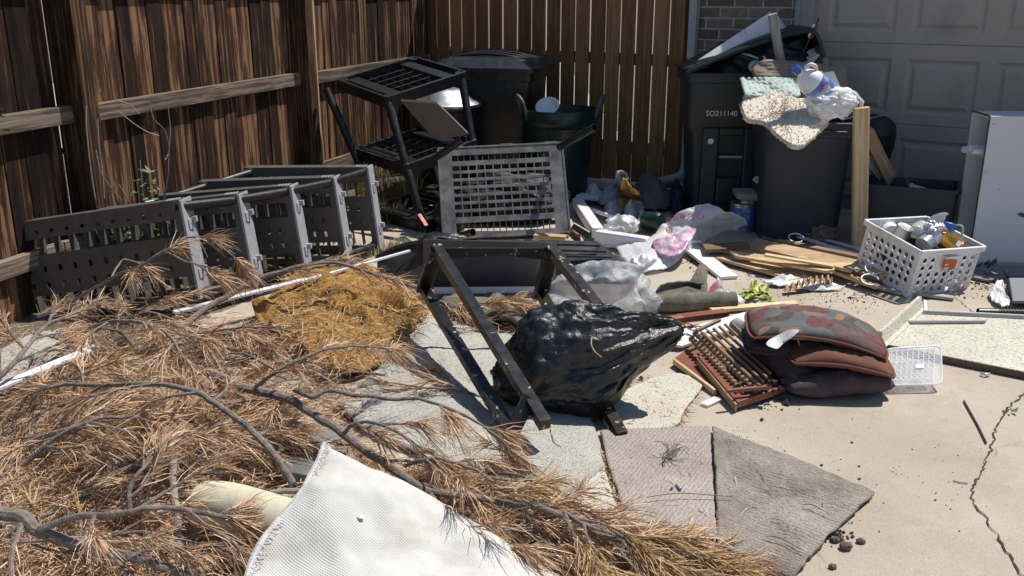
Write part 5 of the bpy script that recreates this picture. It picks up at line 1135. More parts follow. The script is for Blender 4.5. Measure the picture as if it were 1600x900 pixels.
m = MB(); blob(m, G(992, 382, .04), (.03, .02, .02), 3, bagfn(2, .3)); tag(m.build('dark_clump', 'soil'), 'small dark clump on the clear film below the white frame', 'clump')
# milky plastic sheet with print
t = thing('plastic_sheet', 'milky translucent plastic packing sheet with red print, billowing right of the white frame', 'plastic sheet', G(1060, 400))
def wr(amp, sc, lift=0): return lambda p, r: V((0, 0, (1 - r ** 2) * lift + (1 - 2.4 * abs(fbm(p * sc))) * amp))
m = MB(); S1 = [G(1000, 408, .03), G(1012, 380, .06), G(1035, 352, .14), G(1062, 333, .22), G(1100, 320, .27), G(1135, 330, .24), G(1168, 348, .14), G(1140, 362, .08), G(1110, 372, .05), G(1082, 390, .04), G(1050, 402, .03)]
patch(m, S1, 16, 9, fz=wr(.012, 9, .03)); m.build('sheet', 'film', t, smooth=True, solid=.0008)
m = MB(); patch(m, [G(955, 372, .03), G(985, 376, .05), G(1010, 392, .05), G(1040, 402, .05), G(1062, 404, .06), G(1080, 376, .11), G(1086, 360, .15), G(1062, 404, .05), G(1040, 420, .02), G(1008, 425, .02), G(984, 418, .02)], 14, 8, fz=wr(.012, 10, .03)); m.build('sheet', 'bagwhite', t, smooth=True, solid=.0008)
m = MB(); patch(m, [G(1020, 380, .10), G(1045, 372, .12), G(1086, 358, .17), G(1078, 380, .13), G(1058, 402, .08), G(1030, 400, .07)], 12, 7, fz=wr(.012, 12, .03)); m.build('printed_patch', 'pinkfilm', t, smooth=True, solid=.0008)
for k, (u, v) in enumerate(((1044, 348), (1055, 346), (1066, 343), (1079, 342), (1094, 343), (1045, 364))):
    m = MB(); c_ = G(u, v, .17 + .012 * k if k < 5 else .13) + V((0, -.01, .02)); r_ = .018 if k in (3, 4, 5) else .012
    m.tube([c_ + V((r_ * cos(a), 0, r_ * sin(a))) for a in [q * pi / 8 for q in range(17)]], .0022, 5, False)
    if k != 4: m.tube([c_ + V((-.012, 0, -.008)), c_ + V((.012, 0, .008))], .0022, 5)
    m.build('red_symbol', 'redink', t)
rag('white_tissue', 'bagwhite', [(985, 408), (1005, 400), (1030, 404), (1020, 416), (995, 418)], .04, 'small crumpled clear film wad on the printed plastic sheet', 'plastic', hgt=.03, seed=21, solid=.001)
m = MB(); patch(m, [G(1105, 462, .02), G(1118, 440, .09), G(1124, 436, .10), G(1130, 455, .05), G(1165, 472, .01), G(1140, 474, .01)], 8, 6, fz=wr(.012, 20, .02)); tag(m.build('torn_bag', 'bagwhite', smooth=True, solid=.001), 'torn white bag with a red corner above the olive carpet roll', 'plastic bag')
m = MB(); ngon(m, [G(1108, 455, .06), G(1119, 440, .095), G(1122, 444, .09), G(1112, 458, .055)], (0, -.5, 1), .002); tag(m.build('red_paper', 'redink'), 'small red and white striped paper corner above the olive carpet roll', 'paper')
# black low plastic bins behind the table
t = thing('black_tray', 'upturned black plastic drawer tray behind the table frame, right part ribbed', 'tray', G(860, 420))
q = [G(745, 405, .16), G(752, 374, .22), G(928, 376, .22), G(940, 381, .20), G(985, 424, .09)]
m = MB(); top = [G(745, 388, .20), G(748, 374, .22), G(930, 375, .22), G(942, 382, .20), G(984, 410, .13), G(983, 425, .06), G(868, 420, .06), G(745, 420, .06)]
m = MB(); ngon(m, [G(742, 384, .17), G(745, 373, .19), G(932, 375, .19), G(944, 383, .17), G(982, 415, .10), G(870, 410, .10), G(742, 406, .10)], (0, 0, 1), .10); m.build('tray_body', 'cart2', t, bevel=.01)
for k in range(3):
    m = MB(); m.tube([G(870, 382 + 9 * k, .185 - .02 * k), G(938 + 9 * k, 384 + 9 * k, .182 - .022 * k)], .007, 8); m.build('rib', 'cart2', t, smooth=True)
m = MB(); m.beam(G(968, 437, .02), G(1002, 431, .02), .06, .035); tag(m.build('wood_block', 'pine', bevel=.002), 'short pine block poking out between black tray and grey bag', 'wood block')
m = MB(); m.beam(G(835, 369, .05), G(884, 372, .05), .07, .03); tag(m.build('wood_block', 'oldpine', bevel=.002), 'tan board end between the grey shelf and the black tray', 'wood block')
m = MB(); m.tube([G(895, 352, .10), G(922, 368, .04)], .025, 12); tag(m.build('black_tube_piece', 'black_pl', smooth=True), 'short black tube at the lower right corner of the grey shelf', 'tube')
m = MB(); m.beam(G(890, 358, .02), G(905, 372, .02), .02, .04); tag(m.build('brown_wood_scrap', 'redwood', bevel=.002), 'small brown wood scrap left of the white frame', 'wood scrap')
# glossy curved sheet on the left
t = thing('curved_sheet', 'glossy black curved sheet left of the drawer front', 'sheet', G(630, 430)); m = MB(); vs = []
for i in range(17):
    f_ = i / 16; top_ = G(586, 400, .06).lerp(G(664, 374, .20), f_) + V((0, 0, .02 * sin(f_ * pi))); bot = G(588, 432, .0).lerp(G(664, 452, .02), f_)
    for j in range(9): g = j / 8; vs.append(top_.lerp(bot, g) + V((0, .07 * sin(g * pi), 0)))
m.add(vs, [(i * 9 + j, (i + 1) * 9 + j, (i + 1) * 9 + j + 1, i * 9 + j + 1) for i in range(16) for j in range(8)]); m.build('sheet', 'gloss', t, smooth=True, solid=.003)
m = MB(); blob(m, G(690, 371, .22), (.11, .05, .02), 3, bagfn(8, .3)); tag(m.build('black_bag_scrap', 'bagblack', smooth=True), 'flat scrap of black plastic on top of the drawer front', 'plastic scrap')
# ================================================================ carpets and mats on the ground
def rug(name, mat, px, z, label, cat='carpet', hgt=0, amp=.012, sc=4, rings=16, seg=8, solid=.010, edge=.004, smooth=True, seed=0, hf=0, fz=None):
    m = MB(); pts = [G(u, v, z) if len(q) == 2 else G(u, v, q[2]) for q in px for u, v in (q[:2],)]
    f = fz or (lambda p, r: V((0, 0, (1 - r * r) * hgt + max(0, fbm(V((p.x * sc + seed, p.y * sc, 0)))) * amp + (noise.noise(p * 90) * hf if hf else 0))))
    patch(m, pts, rings, seg, edge=edge, fz=f, smooth=smooth)
    return tag(m.build(name, mat, smooth=True, solid=solid), label, cat)
rug('berber_carpet', 'berber', [(528, 636), (560, 608), (600, 566), (640, 520), (668, 498), (760, 505), (850, 540), (905, 600), (935, 690), (945, 730), (900, 765), (830, 790), (760, 765), (700, 725), (620, 695), (560, 665)], .018, 'large pale grey speckled carpet lying under the black table frame and garbage bag', hgt=.03, amp=.03, sc=3, rings=26, hf=.003, smooth=False, edge=.008)
rug('cream_carpet', 'cream_carpet', [(770, 745), (850, 715), (925, 690), (944, 730), (962, 790), (972, 825), (900, 815), (810, 800)], .012, 'cream speckled carpet piece left of the mauve doormat', amp=.015, hf=.002, smooth=False, edge=.008)
rug('cream_carpet', 'cream_carpet', [(945, 640), (1000, 600), (1050, 585), (1096, 600), (1070, 640), (1050, 668), (960, 672)], .012, 'cream speckled carpet piece between the garbage bag and the reddish panels', amp=.012, hf=.002)
rug('cream_carpet', 'cream_carpet', [(700, 470), (780, 462), (868, 480), (905, 530), (800, 540), (720, 510)], .012, 'buff stained carpet piece beneath the upper end of the table frame', amp=.02, hf=.002)
rug('folded_carpet', 'olive', [(690, 468), (760, 464), (835, 478), (850, 496), (835, 512), (770, 508), (720, 496)], .05, 'grey rumpled carpet fold under the white-edged drawer front', hgt=.03, amp=.05, sc=9)
rug('doormat', 'doormat', [(938, 674), (1000, 672), (1060, 669), (1110, 668), (1112, 730), (1117, 800), (1120, 845), (1060, 838), (980, 826), (968, 780), (952, 730)], .014, 'mauve-grey ribbed carpet mat, left one of the two mats, right under the bag', 'mat', rings=20, seg=8, amp=.012, hf=.003, solid=.012, edge=.004, smooth=False)
rug('doormat', 'doormat2', [(1114, 668), (1150, 684), (1230, 712), (1300, 742), (1366, 770), (1335, 800), (1296, 838), (1262, 872), (1240, 905), (1190, 890), (1120, 855), (1120, 780), (1116, 720)], .016, 'dirt-stained grey carpet mat, the pointed right one of the two mats', 'mat', rings=26, seg=8, amp=.02, sc=6, hf=.004, solid=.012, edge=.005, smooth=False)
rug('mustard_carpet', 'mustard', [(395, 490, .05), (435, 455, .09), (500, 420, .12), (560, 425, .12), (640, 458, .09), (668, 492, .04), (650, 520, .03), (600, 565, .03), (540, 580, .05), (470, 545, .08)], .04, 'mustard yellow matted carpet heap under the pine branches', 'carpet', hgt=.02, amp=.10, sc=6, rings=30, seg=10, hf=.008, solid=.01)
# slabs of slate and pale concrete chunks under the pile
for k, (px, z, mt, lab) in enumerate((([(430, 680), (500, 650), (545, 668), (540, 720), (490, 745), (440, 735)], .10, 'slate', 'grey-green slate slab behind the tip of the white mat'),
        ([(0, 545), (60, 515), (105, 520), (115, 550), (60, 580), (0, 600)], .05, 'berber', 'pale sandy slab at the left edge behind the white trim'),
        ([(380, 545), (440, 530), (450, 560), (395, 575)], .05, 'darkstick', 'tan board scrap half buried left of the mustard carpet'),
        ([(395, 770), (470, 755), (480, 800), (420, 835)], .05, 'berber', 'pale chunk beneath the fold of the white mat'))):
    m = MB(); ngon(m, [G(u, v, z) for u, v in px], (0, 0, 1), .05); tag(m.build(('slate_slab', 'sandy_slab', 'board_scrap', 'pale_chunk')[k], mt, bevel=.006), lab, ('slab', 'slab', 'board', 'chunk')[k])
# white woven mat in the foreground, held up by the foam tube
t = thing('woven_mat', 'large off-white woven backed mat draped over the foam tube in the foreground', 'mat', G(600, 850))
tip = G(506, 698, .30)
L = [G(506, 698, .30), G(497, 722, .285), G(482, 752, .265), G(462, 786, .245), G(430, 822, .22), G(408, 850, .20), G(392, 884, .17), G(380, 930, .14), G(350, 1080, .06)]
Rr = [G(508, 698, .30), G(560, 722, .27), G(620, 752, .23), G(690, 792, .18), G(760, 833, .13), G(820, 868, .09), G(885, 905, .05), G(960, 955, .03), G(1100, 1080, .02)]
def curve_at(c, f_):
    f_ *= len(c) - 1; i = min(int(f_), len(c) - 2); return c[i].lerp(c[i + 1], f_ - i)
Lc, Rc = cr(L, 6), cr(Rr, 6); vs = []; nA, nB = 60, 60
for i in range(nA + 1):
    a, b = curve_at(Lc, i / nA), curve_at(Rc, i / nA)
    for j in range(nB + 1):
        g = j / nB; p = a.lerp(b, g); wd = (b - a).length
        p.z += .05 * sin(g * pi) * min(1, wd / .4) + (.024 * fbm(V((p.x * 4, p.y * 4, 1))) + .006 * (1 - 3 * abs(noise.noise(V((p.x * 5 + p.y * 3, p.y * 2 - p.x, 2)))))) * min(1, i / 8)
        vs.append(p)
m = MB(); m.add(vs, [(i * (nB + 1) + j, (i + 1) * (nB + 1) + j, (i + 1) * (nB + 1) + j + 1, i * (nB + 1) + j + 1) for i in range(nA) for j in range(nB)]); m.build('sheet', 'greymat', t, smooth=True, solid=.008)
matv = list(vs)
# stitched rolled hem on the left
MT['hem'] = M('pale_hem', (.66, .645, .62), .95, .1, 30, 1.0, 150, dirt=(.42, .40, .38), dscale=60, damt=.42)
m = MB(); pts = [p + V((.004, 0, .006)) for p in Lc]; m.tube(pts, [.011 + .002 * fbm(p * 30) for p in pts], 8); m.build('hem', 'hem', t, smooth=True)
m = MB()
for i in range(0, 260, 2):
    p = curve_at(Lc, (i + .5) / 260 * .86); q = curve_at(Rc, (i + .5) / 260 * .86); d = (q - p).normalized(); tgv = (curve_at(Lc, min(1, (i + 2) / 260)) - p).normalized()
    a = p + V((0, 0, .016)); m.tube([a, a + d * rnd(.01, .035) + tgv * rnd(-.012, .012) + V((0, 0, .003))], .0011, 3)
m.build('loose_threads', 'hem', t)
# fallen drop of the mat on its left side
m = MB(); vs = []
for i in range(0, len(Lc)):
    p = Lc[i]
    for j in range(7):
        g = j / 6; vs.append(p + V((-.015 * g + .05 * g * g, .0 + .02 * g, -p.z * g * .9)) + V((.01 * sin(i * .8 + g * 3) * g, 0, 0)))
m.add(vs, [(i * 7 + j, (i + 1) * 7 + j, (i + 1) * 7 + j + 1, i * 7 + j + 1) for i in range(len(Lc) - 1) for j in range(6)]); m.build('hanging_side', 'hem', t, smooth=True, solid=.006)
pc_ = min(matv, key=lambda q: (q.x - G(566, 810, q.z).x) ** 2 + (q.y - G(566, 810, q.z).y) ** 2) + V((0, 0, .007))
m = MB(); patch(m, [pc_ + V((a * .014, b * .011, 0)) for a, b in ((-1, .3), (-.2, 1), (1, -.4), (.2, -1))], 3, 4, fz=lambda p, r: V((0, 0, .006 * (1 - r)))); tag(m.build('paper_flake', 'paper', solid=.001), 'tiny white flake lying on the white woven mat', 'paper flake')
m = MB(); a, b = G(318, 790, .10), G(450, 822, .13); pts = cr([a, a.lerp(b, .33) + V((0, 0, .012)), a.lerp(b, .66) + V((0, 0, .01)), b, b + (b - a) * .4], 6)
m.tube(pts, [.062, .07] + [.072] * (len(pts) - 2), 26); tag(m.build('foam_tube', 'creampipe', smooth=True), 'thick cream foam tube sticking out left from under the white mat', 'foam tube')
# white trim strips through the pile
for a, b, z0, z1, w_, lab in (((-60, 628), (166, 536), .11, .13, .05, 'white trim strip crossing the pine pile at the left edge'), ((272, 488), (480, 436), .12, .14, .035, 'white trim strip between the toppled shelving and the mustard carpet'), ((470, 440), (640, 392), .15, .14, .018, 'narrow white edging strip ending at the glossy black sheet')):
    m = MB(); m.beam(G(*a, z0), G(*b, z1), w_, .012); tag(m.build('trim_strip', 'white_pl', bevel=.002), lab, 'trim')
m = MB(); m.beam(G(108, 780, .07), G(188, 748, .10), .05, .01); tag(m.build('teal_strip', 'green_pl'), 'short teal strip buried in the pine needles at lower left', 'strip')
# ---------------------------------------------------------------- drawer front behind the table
t = thing('laminate_board', 'charcoal laminate drawer front standing upright behind the table frame', 'drawer front', G(765, 460))
q = [P(661, 374, 4.55), P(868, 379, 4.50), P(869, 459, 4.66), P(661, 452, 4.70)]
m = MB(); ngon(m, q[::-1], (0, -1, .2), .02); m.build('face', 'drawer', t, bevel=.002)
m = MB(); m.beam(P(678, 454, 4.56), P(836, 453, 4.52), .035, .022, up=(0, -1, .3)); m.build('white_edge', 'white_pl', t, bevel=.002)
m = MB(); m.beam(P(676, 464, 4.54), P(840, 462, 4.5), .03, .02, up=(0, -1, .3)); m.build('lower_edge', 'drawer', t, bevel=.002)
for u, v in ((672, 402), (861, 438)):
    m = MB(); m.lathe(P(u, v, 4.50), [(.006, 0), (.012, .0), (.012, .006), (.006, .006)], 12, axis=(0, -1, .1), cap0=False); m.build('bracket_ring', 'steel', t)
# ---------------------------------------------------------------- the tipped table frame
t = thing('table_frame', 'chipped black wooden table frame tipped over without its top, leaning on the garbage bag', 'table', G(800, 680))
aL, aR = V((-.300, 3.88, .47)), V((.165, 3.88, .47))
aL, aR = P(684, 390, 3.88), P(862, 390, 3.88)
bL, bR = P(662, 450, 4.0), P(845, 458, 4.0)
eA = P(852, 664, 2.86); eB = P(797, 674, 2.93); dA = eA - aL; 
eC = aR + dA * .60; eD = P(972, 682, 3.02)
TH = .042
for nme, a, b, lab in (('leg', aL, eA, 0), ('leg', bL, eB, 0), ('leg', aR, eC, 0), ('leg', bR, eD, 0)):
    m = MB(); m.beam(a - (b - a).normalized() * .02, b, TH, TH, up=(0, -.3, 1)); m.build('leg', 'blacklac', t, bevel=.002)
for a, b in ((aL, bL), (aR, bR)):
    m = MB(); m.beam(a, b + (b - a).normalized() * .02, TH * .9, TH * 1.4, up=(1, 0, 0)); m.build('end_rail', 'blacklac', t, bevel=.002)
# curved apron across the top
m = MB(); n = 20; d = aR - aL; dn = (V((0, -.05, -1))); vs = []
for k in range(n + 1):
    f_ = k / n; p = aL + d * f_ + V((0, 0, .005)); h_ = .05 - .018 * sin(pi * f_) ** 2 + (.012 if f_ in (0, 1) else 0)
    for z_, y_ in ((0, 0), (-h_, 0), (-h_, .018), (0, .018)): vs.append(p + V((0, y_, z_)))
m.add(vs, [(4 * k + j, 4 * k + (j + 1) % 4, 4 * k + 4 + (j + 1) % 4, 4 * k + 4 + j) for k in range(n) for j in range(4)]); m.build('apron', 'blacklac', t)
m = MB(); m.beam(P(829, 620, 2.97), P(796, 682, 2.90), .05, .024, up=(.2, -1, .4)); m.build('end_rail', 'blacklac', t, bevel=.002)
m = MB(); m.lathe(eD - (eD - bR).normalized() * .125, [(.028, 0), (.0305, .001), (.0305, .010), (.028, .011)], 4, axis=(eD - bR)); m.build('red_tape', 'red', t)
m = MB(); m.beam(G(802, 700, .05), G(822, 726, .02), .028, .03); tag(m.build('wood_peg', 'pine', bevel=.002), 'pale wooden peg end below the tip of the pine needles by the table leg', 'wood peg')
m = MB(); m.beam(G(800, 690, .06), G(812, 708, .04), .03, .034); o = m.build('painted_end', 'blacklac'); peg = [x for x in S.objects if x.name == 'wood_peg'][0]; o.location = o.location - peg.location; o.parent = peg
# ---------------------------------------------------------------- garbage bag
def bf(p, q):
    # body squashed at the base; a gathered tail on the right end
    az = math.atan2(p.y, p.x); r = 1 + .15 * fbm(p * 1.9 + V((2, 0, 0)))
    r += .022 * (1 - abs(noise.noise(p * 3.2)) * 3) + .006 * (1 - abs(noise.noise(p * 9)) * 3)
    q = q * r
    t_ = max(0, p.x - .30) / .70
    tail = t_ ** 1.3
    q.x += tail * .13; q.z = q.z * (1 - .42 * tail) + tail * .155; q.y = q.y * (1 - .40 * tail); q.z += .035 * max(0, p.z) ** 4
    t2 = max(0, p.x + .25); an = math.atan2(p.z, p.y); fold = (.020 * (1 - 3 * abs(noise.noise(V((sin(an) * 2.6, cos(an) * 2.6, p.x * .5 + 4))))) + .008 * (1 - 3 * abs(noise.noise(V((sin(an) * 7, cos(an) * 7, p.x * .9)))))) * min(1, t2 * 1.3) * (1 - .35 * t_); q.z += fold; q.y -= fold * .6
    # rounded crest at upper left
    if q.z < -.135: q.z = -.135 + (q.z + .135) * .25
    if p.z < -.1: q.x -= .02
    return q
m = MB(); blob(m, V((.225, 3.30, .16)), (.27, .19, .21), 6, bf)
t = thing('garbage_bag', 'full black garbage bag with a gathered tip, wedged in the tipped table frame', 'garbage bag', G(900, 690))
m.build('bag', 'bagblack', t, smooth=True)
m = MB(); m.tube(cr([P(925, 526, 3.10), P(924, 538, 3.06), P(930, 550, 3.0), P(940, 558, 2.97)], 5), .0022, 6); tag(m.build('pale_straw', 'straw'), 'pale straw lying on the shoulder of the black garbage bag', 'straw')
# grey translucent bag
def gf(p, q):
    r = 1 + .22 * (1 - 3.2 * abs(fbm(p * 1.3, 2))) + .012 * (1 - abs(noise.noise(p * 6 + V((3, 0, 0)))) * 3)
    q = q * r; k = max(0, p.x) ** 2; q.z += .05 * k; 
    if q.z < -.10: q.z = -.10 + (q.z + .10) * .2
    return q
m = MB(); blob(m, P(943, 474, 4.02), (.22, .15, .16), 6, gf); tag(m.build('clear_grey_bag', 'baggrey', smooth=True), 'grey translucent plastic bag crumpled behind the black garbage bag', 'plastic bag')
# ================================================================ plants by the fence
def grass(name, c, rad, n, hgt, label):
    m = MB()
    for k in range(n):
        a = rnd(0, 2 * pi); rr_ = rad * math.sqrt(random.random()); p = V(c) + V((cos(a) * rr_, sin(a) * rr_, 0)); h_ = hgt * rnd(.4, 1.1)
        d = V((rnd(-.5, .5), rnd(-.5, .5), 1)); w_ = V((cos(a), -sin(a), 0)) * .0022; q1 = p + V((d.x * .3, d.y * .3, .55)) * h_; q2 = p + V((d.x, d.y, .9)) * h_
        m.add([p - w_, p + w_, q1 + w_ * .8, q1 - w_ * .8, q2], [(0, 1, 2, 3), (3, 2, 4)])
    o = m.build(name, 'straw'); kind(o, 'stuff'); return o
for c_, rad, n, h_ in ((fp(3.25, .35), .28, 700, .30), (fp(3.7, .55), .25, 500, .28), (G(600, 345), .15, 300, .18), (G(640, 400), .14, 260, .14), (fp(2.2, .2), .2, 260, .14), (G(575, 400), .18, 260, .09), (G(30, 480), .2, 200, .10)):
    grass('dry_grass', c_, rad, n, h_, '')
def bush(name, c, n, rad, hgt, mat, label, sz=.05):
    t = thing(name, label, 'weed', c); m = MB()
    for k in range(9):
        e = V(c) + V((rnd(-rad, rad), rnd(-rad, rad), hgt * rnd(.5, 1))); m.tube(cr([V(c), V(c).lerp(e, .5) + V((rnd(-.03, .03), 0, .02)), e], 4), .003, 5)
    m.build('stem', 'vine', t)
    m = MB()
    for k in range(n):
        a = rnd(0, 2 * pi); ph = rnd(0, 1) ** .6; p = V(c) + V((cos(a) * rad * ph, sin(a) * rad * ph, hgt * (1 - .75 * ph * rnd(.4, 1.0)) * rnd(.35, 1)))
        leaves(m, p, 2, .01, sz, .01)
    m.build('foliage', mat, t); return t
def fhit(u, v, d):
    dr = ray(u, v); o = V((0, 0, CAMH)); pl = FO + FN * d; return o + dr * ((pl - o).dot(FN) / dr.dot(FN))
def ff(u, v, d): p = fhit(u, v, d); p.z = 0; return p
bush('weed', ff(232, 300, .16), 240, .15, .66, 'leaf', 'green leafy weed growing at the fence behind the toppled shelving', .045)
bush('weed', ff(178, 310, .14), 100, .11, .5, 'leaf', 'smaller pale green weed by the foot of the near fence post', .04)
bush('shrub', fhit(-12, 215, .14), 5, .05, .16, 'leaf', 'green leaf sprig at the left edge of the photo beside the fence', .06)
def vine(px, Y, r, name, label):
    m = MB(); m.tube(cr([P(u, v, y) for (u, v), y in zip(px, Y)], 5), r, 5); return tag(m.build(name, 'vine', smooth=True), label, 'vine')
yv = lambda s, d=.12: fp(s, d).y
def fvine(px, label, d=.15, r=.004):
    pts = []
    for u, v in px:   # find the point a little in front of the fence on this line of sight
        dr = ray(u, v); o = V((0, 0, CAMH)); pl = FO + FN * d; tt = (pl - o).dot(FN) / dr.dot(FN); pts.append(o + dr * tt)
    m = MB(); m.tube(cr(pts, 5), r, 5); return tag(m.build('dry_vine', 'vine', smooth=True), label, 'vine')
fvine([(134, 165), (135, 200), (140, 250), (147, 300), (152, 325)], 'long pale dry vine hanging straight left of the near post', .13)
fvine([(152, 185), (155, 230), (160, 270), (163, 310)], 'shorter pale dry vine between the long vine and the post', .14, .0035)
fvine([(150, 235), (158, 270), (175, 295), (190, 312)], 'curved dry vine crossing the foot of the near post', .17, .0035)
fvine([(184, 173), (205, 190), (228, 205), (248, 212)], 'dry twig arching off the upper rail right of the near post', .10, .003)
fvine([(184, 158), (200, 162), (218, 178)], 'short dry twig on top of the rail beside the near post', .09, .003)
fvine([(234, 160), (240, 185), (258, 205), (264, 235), (258, 250)], 'hooked dry twig hanging below the rail between the posts', .11, .003)
fvine([(262, 165), (266, 200), (264, 235), (263, 270)], 'thin dry twig just right of the hooked one', .12, .0025)
# ================================================================ dead pine branches
rng = np.random.default_rng(5)
def needles_mesh(name, parent, P0, D0, L0, mat='needle', wbase=.00115):
    """ribbons with two bends; P0 origins, D0 directions, L0 lengths"""
    n = len(P0)
    if n == 0: return None
    D = D0 / np.linalg.norm(D0, axis=1, keepdims=True)
    S_ = np.cross(D, rng.normal(size=(n, 3))); S_ /= np.linalg.norm(S_, axis=1, keepdims=True) + 1e-9
    droop = np.zeros((n, 3)); droop[:, 2] = -rng.uniform(.05, .42, n) * L0
    bend = rng.normal(size=(n, 3)) * (L0 * .06)[:, None]
    w_ = wbase * rng.uniform(.75, 1.35, n)[:, None]
    L = L0[:, None]; A = P0; B = P0 + D * L * .5 + droop * .3 + bend; C = P0 + D * L + droop
    for Q in (B, C): Q[:, 2] = np.maximum(Q[:, 2], .004)
    vs = np.stack([A - S_ * w_, A + S_ * w_, B + S_ * w_, B - S_ * w_, C + S_ * w_ * .35, C - S_ * w_ * .35], 1).reshape(-1, 3)
    off = np.array(parent.location) if parent is not None else np.array([0, 0, 0.])
    vs = vs - off
    base = np.arange(n)[:, None] * 6; q = np.concatenate([base + np.array([0, 1, 2, 3]), base + np.array([3, 2, 4, 5])], 1).reshape(-1)
    me = bpy.data.meshes.new(name); me.vertices.add(6 * n); me.vertices.foreach_set('co', vs.reshape(-1))
    me.loops.add(8 * n); me.loops.foreach_set('vertex_index', q); me.polygons.add(2 * n)
    me.polygons.foreach_set('loop_start', np.arange(0, 8 * n, 4)); me.polygons.foreach_set('loop_total', np.full(2 * n, 4)); me.update(calc_edges=True)
    ul = me.uv_layers.new(name='UVMap'); u_ = np.repeat(np.clip(rng.normal(.5, .24, n), .02, .98), 8); uv = np.stack([u_, np.tile([0, 0, .5, .5, .5, .5, 1, 1], n)], 1); ul.data.foreach_set('uv', uv.reshape(-1))
    me.materials.append(MT[mat]); o = bpy.data.objects.new(name, me); S.collection.objects.link(o)
    if parent is not None: o.parent = parent
    return o
def tuft(pos, d, n, L, spread, acc):
    d = np.array(d); n = int(n); g = rng.normal(size=(n, 3)); g -= g.dot(d)[:, None] * d; g /= np.linalg.norm(g, axis=1, keepdims=True) + 1e-9
    sp = rng.uniform(.15, 1, n)[:, None] * spread
    dirs = d + g * sp; dirs[:, 2] -= .12; acc.append((np.array(pos) + rng.normal(size=(n, 3)) * .004, dirs, L * rng.uniform(.6, 1.1, n)))
def branch(px, r0, r1, label, bark='bark', tw=1.0, dens=1.0, nl=.115, start=.15, twl=.27, seed=0, group=None, name='pine_branch', mat='needle', pts3=None, end_tuft=1.0):
    random.seed(seed + 100); r0 *= .82; r1 *= .85
    pts = cr(pts3 if pts3 else [G(u, v, z) for u, v, z in px], 8)
    pts = [p + V((fbm(p * 9) * .008, fbm(p * 9 + V((5, 0, 0))) * .008, fbm(p * 9 + V((0, 5, 0))) * .008)) for p in pts]
    n = len(pts); t = thing(name, label, 'pine branch' if name == 'pine_branch' else 'twig', pts[0], group)
    m = MB(); m.tube(pts, [(r0 + (r1 - r0) * i / (n - 1)) * (1 + .12 * noise.noise(p * 60)) for i, p in enumerate(pts)], 9); m.build('stem', bark, t, smooth=True)
    acc = []; tm = MB(); cum = [0]
    for a, b in zip(pts[:-1], pts[1:]): cum.append(cum[-1] + (b - a).length)
    tot = cum[-1]; s = tot * start; side = 1
    while s < tot and tw > 0:
        i = max(1, next((k for k, c in enumerate(cum) if c >= s), n - 1)); p = pts[i]; d = (pts[i] - pts[i - 1]).normalized()
        lat = d.cross(V((0, 0, 1))); lat = (lat.normalized() if lat.length > 1e-3 else V((1, 0, 0))) * side; side *= -1
        L = twl * rnd(.45, 1.1) * (1 - .55 * s / tot); dd = (d * rnd(.45, 1.0) + lat * rnd(.5, 1.1) + V((0, 0, rnd(-.35, .25)))).normalized()
        tp = [p]; cur = p.copy(); k_ = 6
        for k in range(k_):
            dd = (dd + d * .12 + V((rnd(-.14, .14), rnd(-.14, .14), -.03 + rnd(-.10, .12)))).normalized(); cur = cur + dd * (L / k_)
            if cur.z < .02: cur.z = .02
            tp.append(cur.copy())
        tm = MB(); tm.tube(tp, [max(.0016, r1 * .55) + .003 * (1 - k / k_) for k in range(k_ + 1)], 5); tm.build('twig', bark, t, smooth=True)
        for k in range(2, k_ + 1):
            q = tp[k]; dv = (tp[k] - tp[k - 1]).normalized(); nn = int((0, 0, 4, 7, 11, 20, 40)[k] * dens)
            tuft(q, dv, nn, nl * (1.0 if k < k_ else 1.15), .8 if k < k_ else 1.0, acc)
        s += rnd(.05, .11) / tw
    if end_tuft:
        for k in range(max(1, n - 9), n): tuft(pts[k], (pts[k] - pts[k - 1]).normalized(), int(16 * dens * end_tuft), nl, .8, acc)
    if acc: needles_mesh('needles', t, np.concatenate([a[0] for a in acc]), np.concatenate([a[1] for a in acc]), np.concatenate([a[2] for a in acc]), mat)
    return t
branch([(20, 622, .18), (90, 602, .26), (200, 600, .32), (290, 608, .34), (350, 640, .34), (410, 690, .30), (457, 757, .22)][::-1], .013, .007, 'arching grey pine branch curving from the white mat to the left edge', dens=.9, tw=.8, start=.3, seed=1)
branch([(280, 512, .10), (340, 470, .16), (420, 430, .24), (500, 413, .28), (560, 420, .26), (650, 450, .18)], .019, .007, 'thick grey pine branch arching over the mustard carpet', tw=.4, dens=.8, start=.45, seed=2)
branch([(325, 582, .20), (380, 605, .22), (435, 617, .22), (500, 655, .20), (555, 690, .20), (620, 738, .17), (680, 768, .15), (800, 785, .14), (890, 808, .12), (970, 846, .09), (1090, 870, .06), (1165, 888, .04)], .021, .006, 'longest pine branch running along the right side of the white mat', tw=1.0, dens=1.2, start=.42, twl=.27, seed=3)
branch([(-40, 790, .22), (30, 808, .22), (65, 828, .21), (150, 860, .17), (225, 875, .14), (300, 900, .10), (380, 930, .06)], .024, .010, 'thick knobbly pine branch in the lower left corner', tw=.6, dens=.9, start=.2, seed=4)
branch([(65, 825, .22), (130, 805, .26), (200, 802, .28), (260, 795, .28), (350, 808, .22), (400, 822, .16)], .012, .006, 'brown pine branch crossing in front of the cream foam tube', tw=.9, dens=1.0, start=.25, seed=5)
branch([(275, 690, .20), (271, 750, .18), (276, 800, .16), (282, 860, .12)], .013, .011, 'straight bare grey branch standing left of the foam tube', bark='barkpale', tw=0, end_tuft=0, seed=6)
branch([(400, 605, .24), (430, 580, .30), (480, 557, .33), (520, 543, .34), (565, 541, .32), (615, 548, .24)], .009, .004, 'slender dark pine branch below the mustard carpet', tw=.5, dens=.6, twl=.18, seed=7)
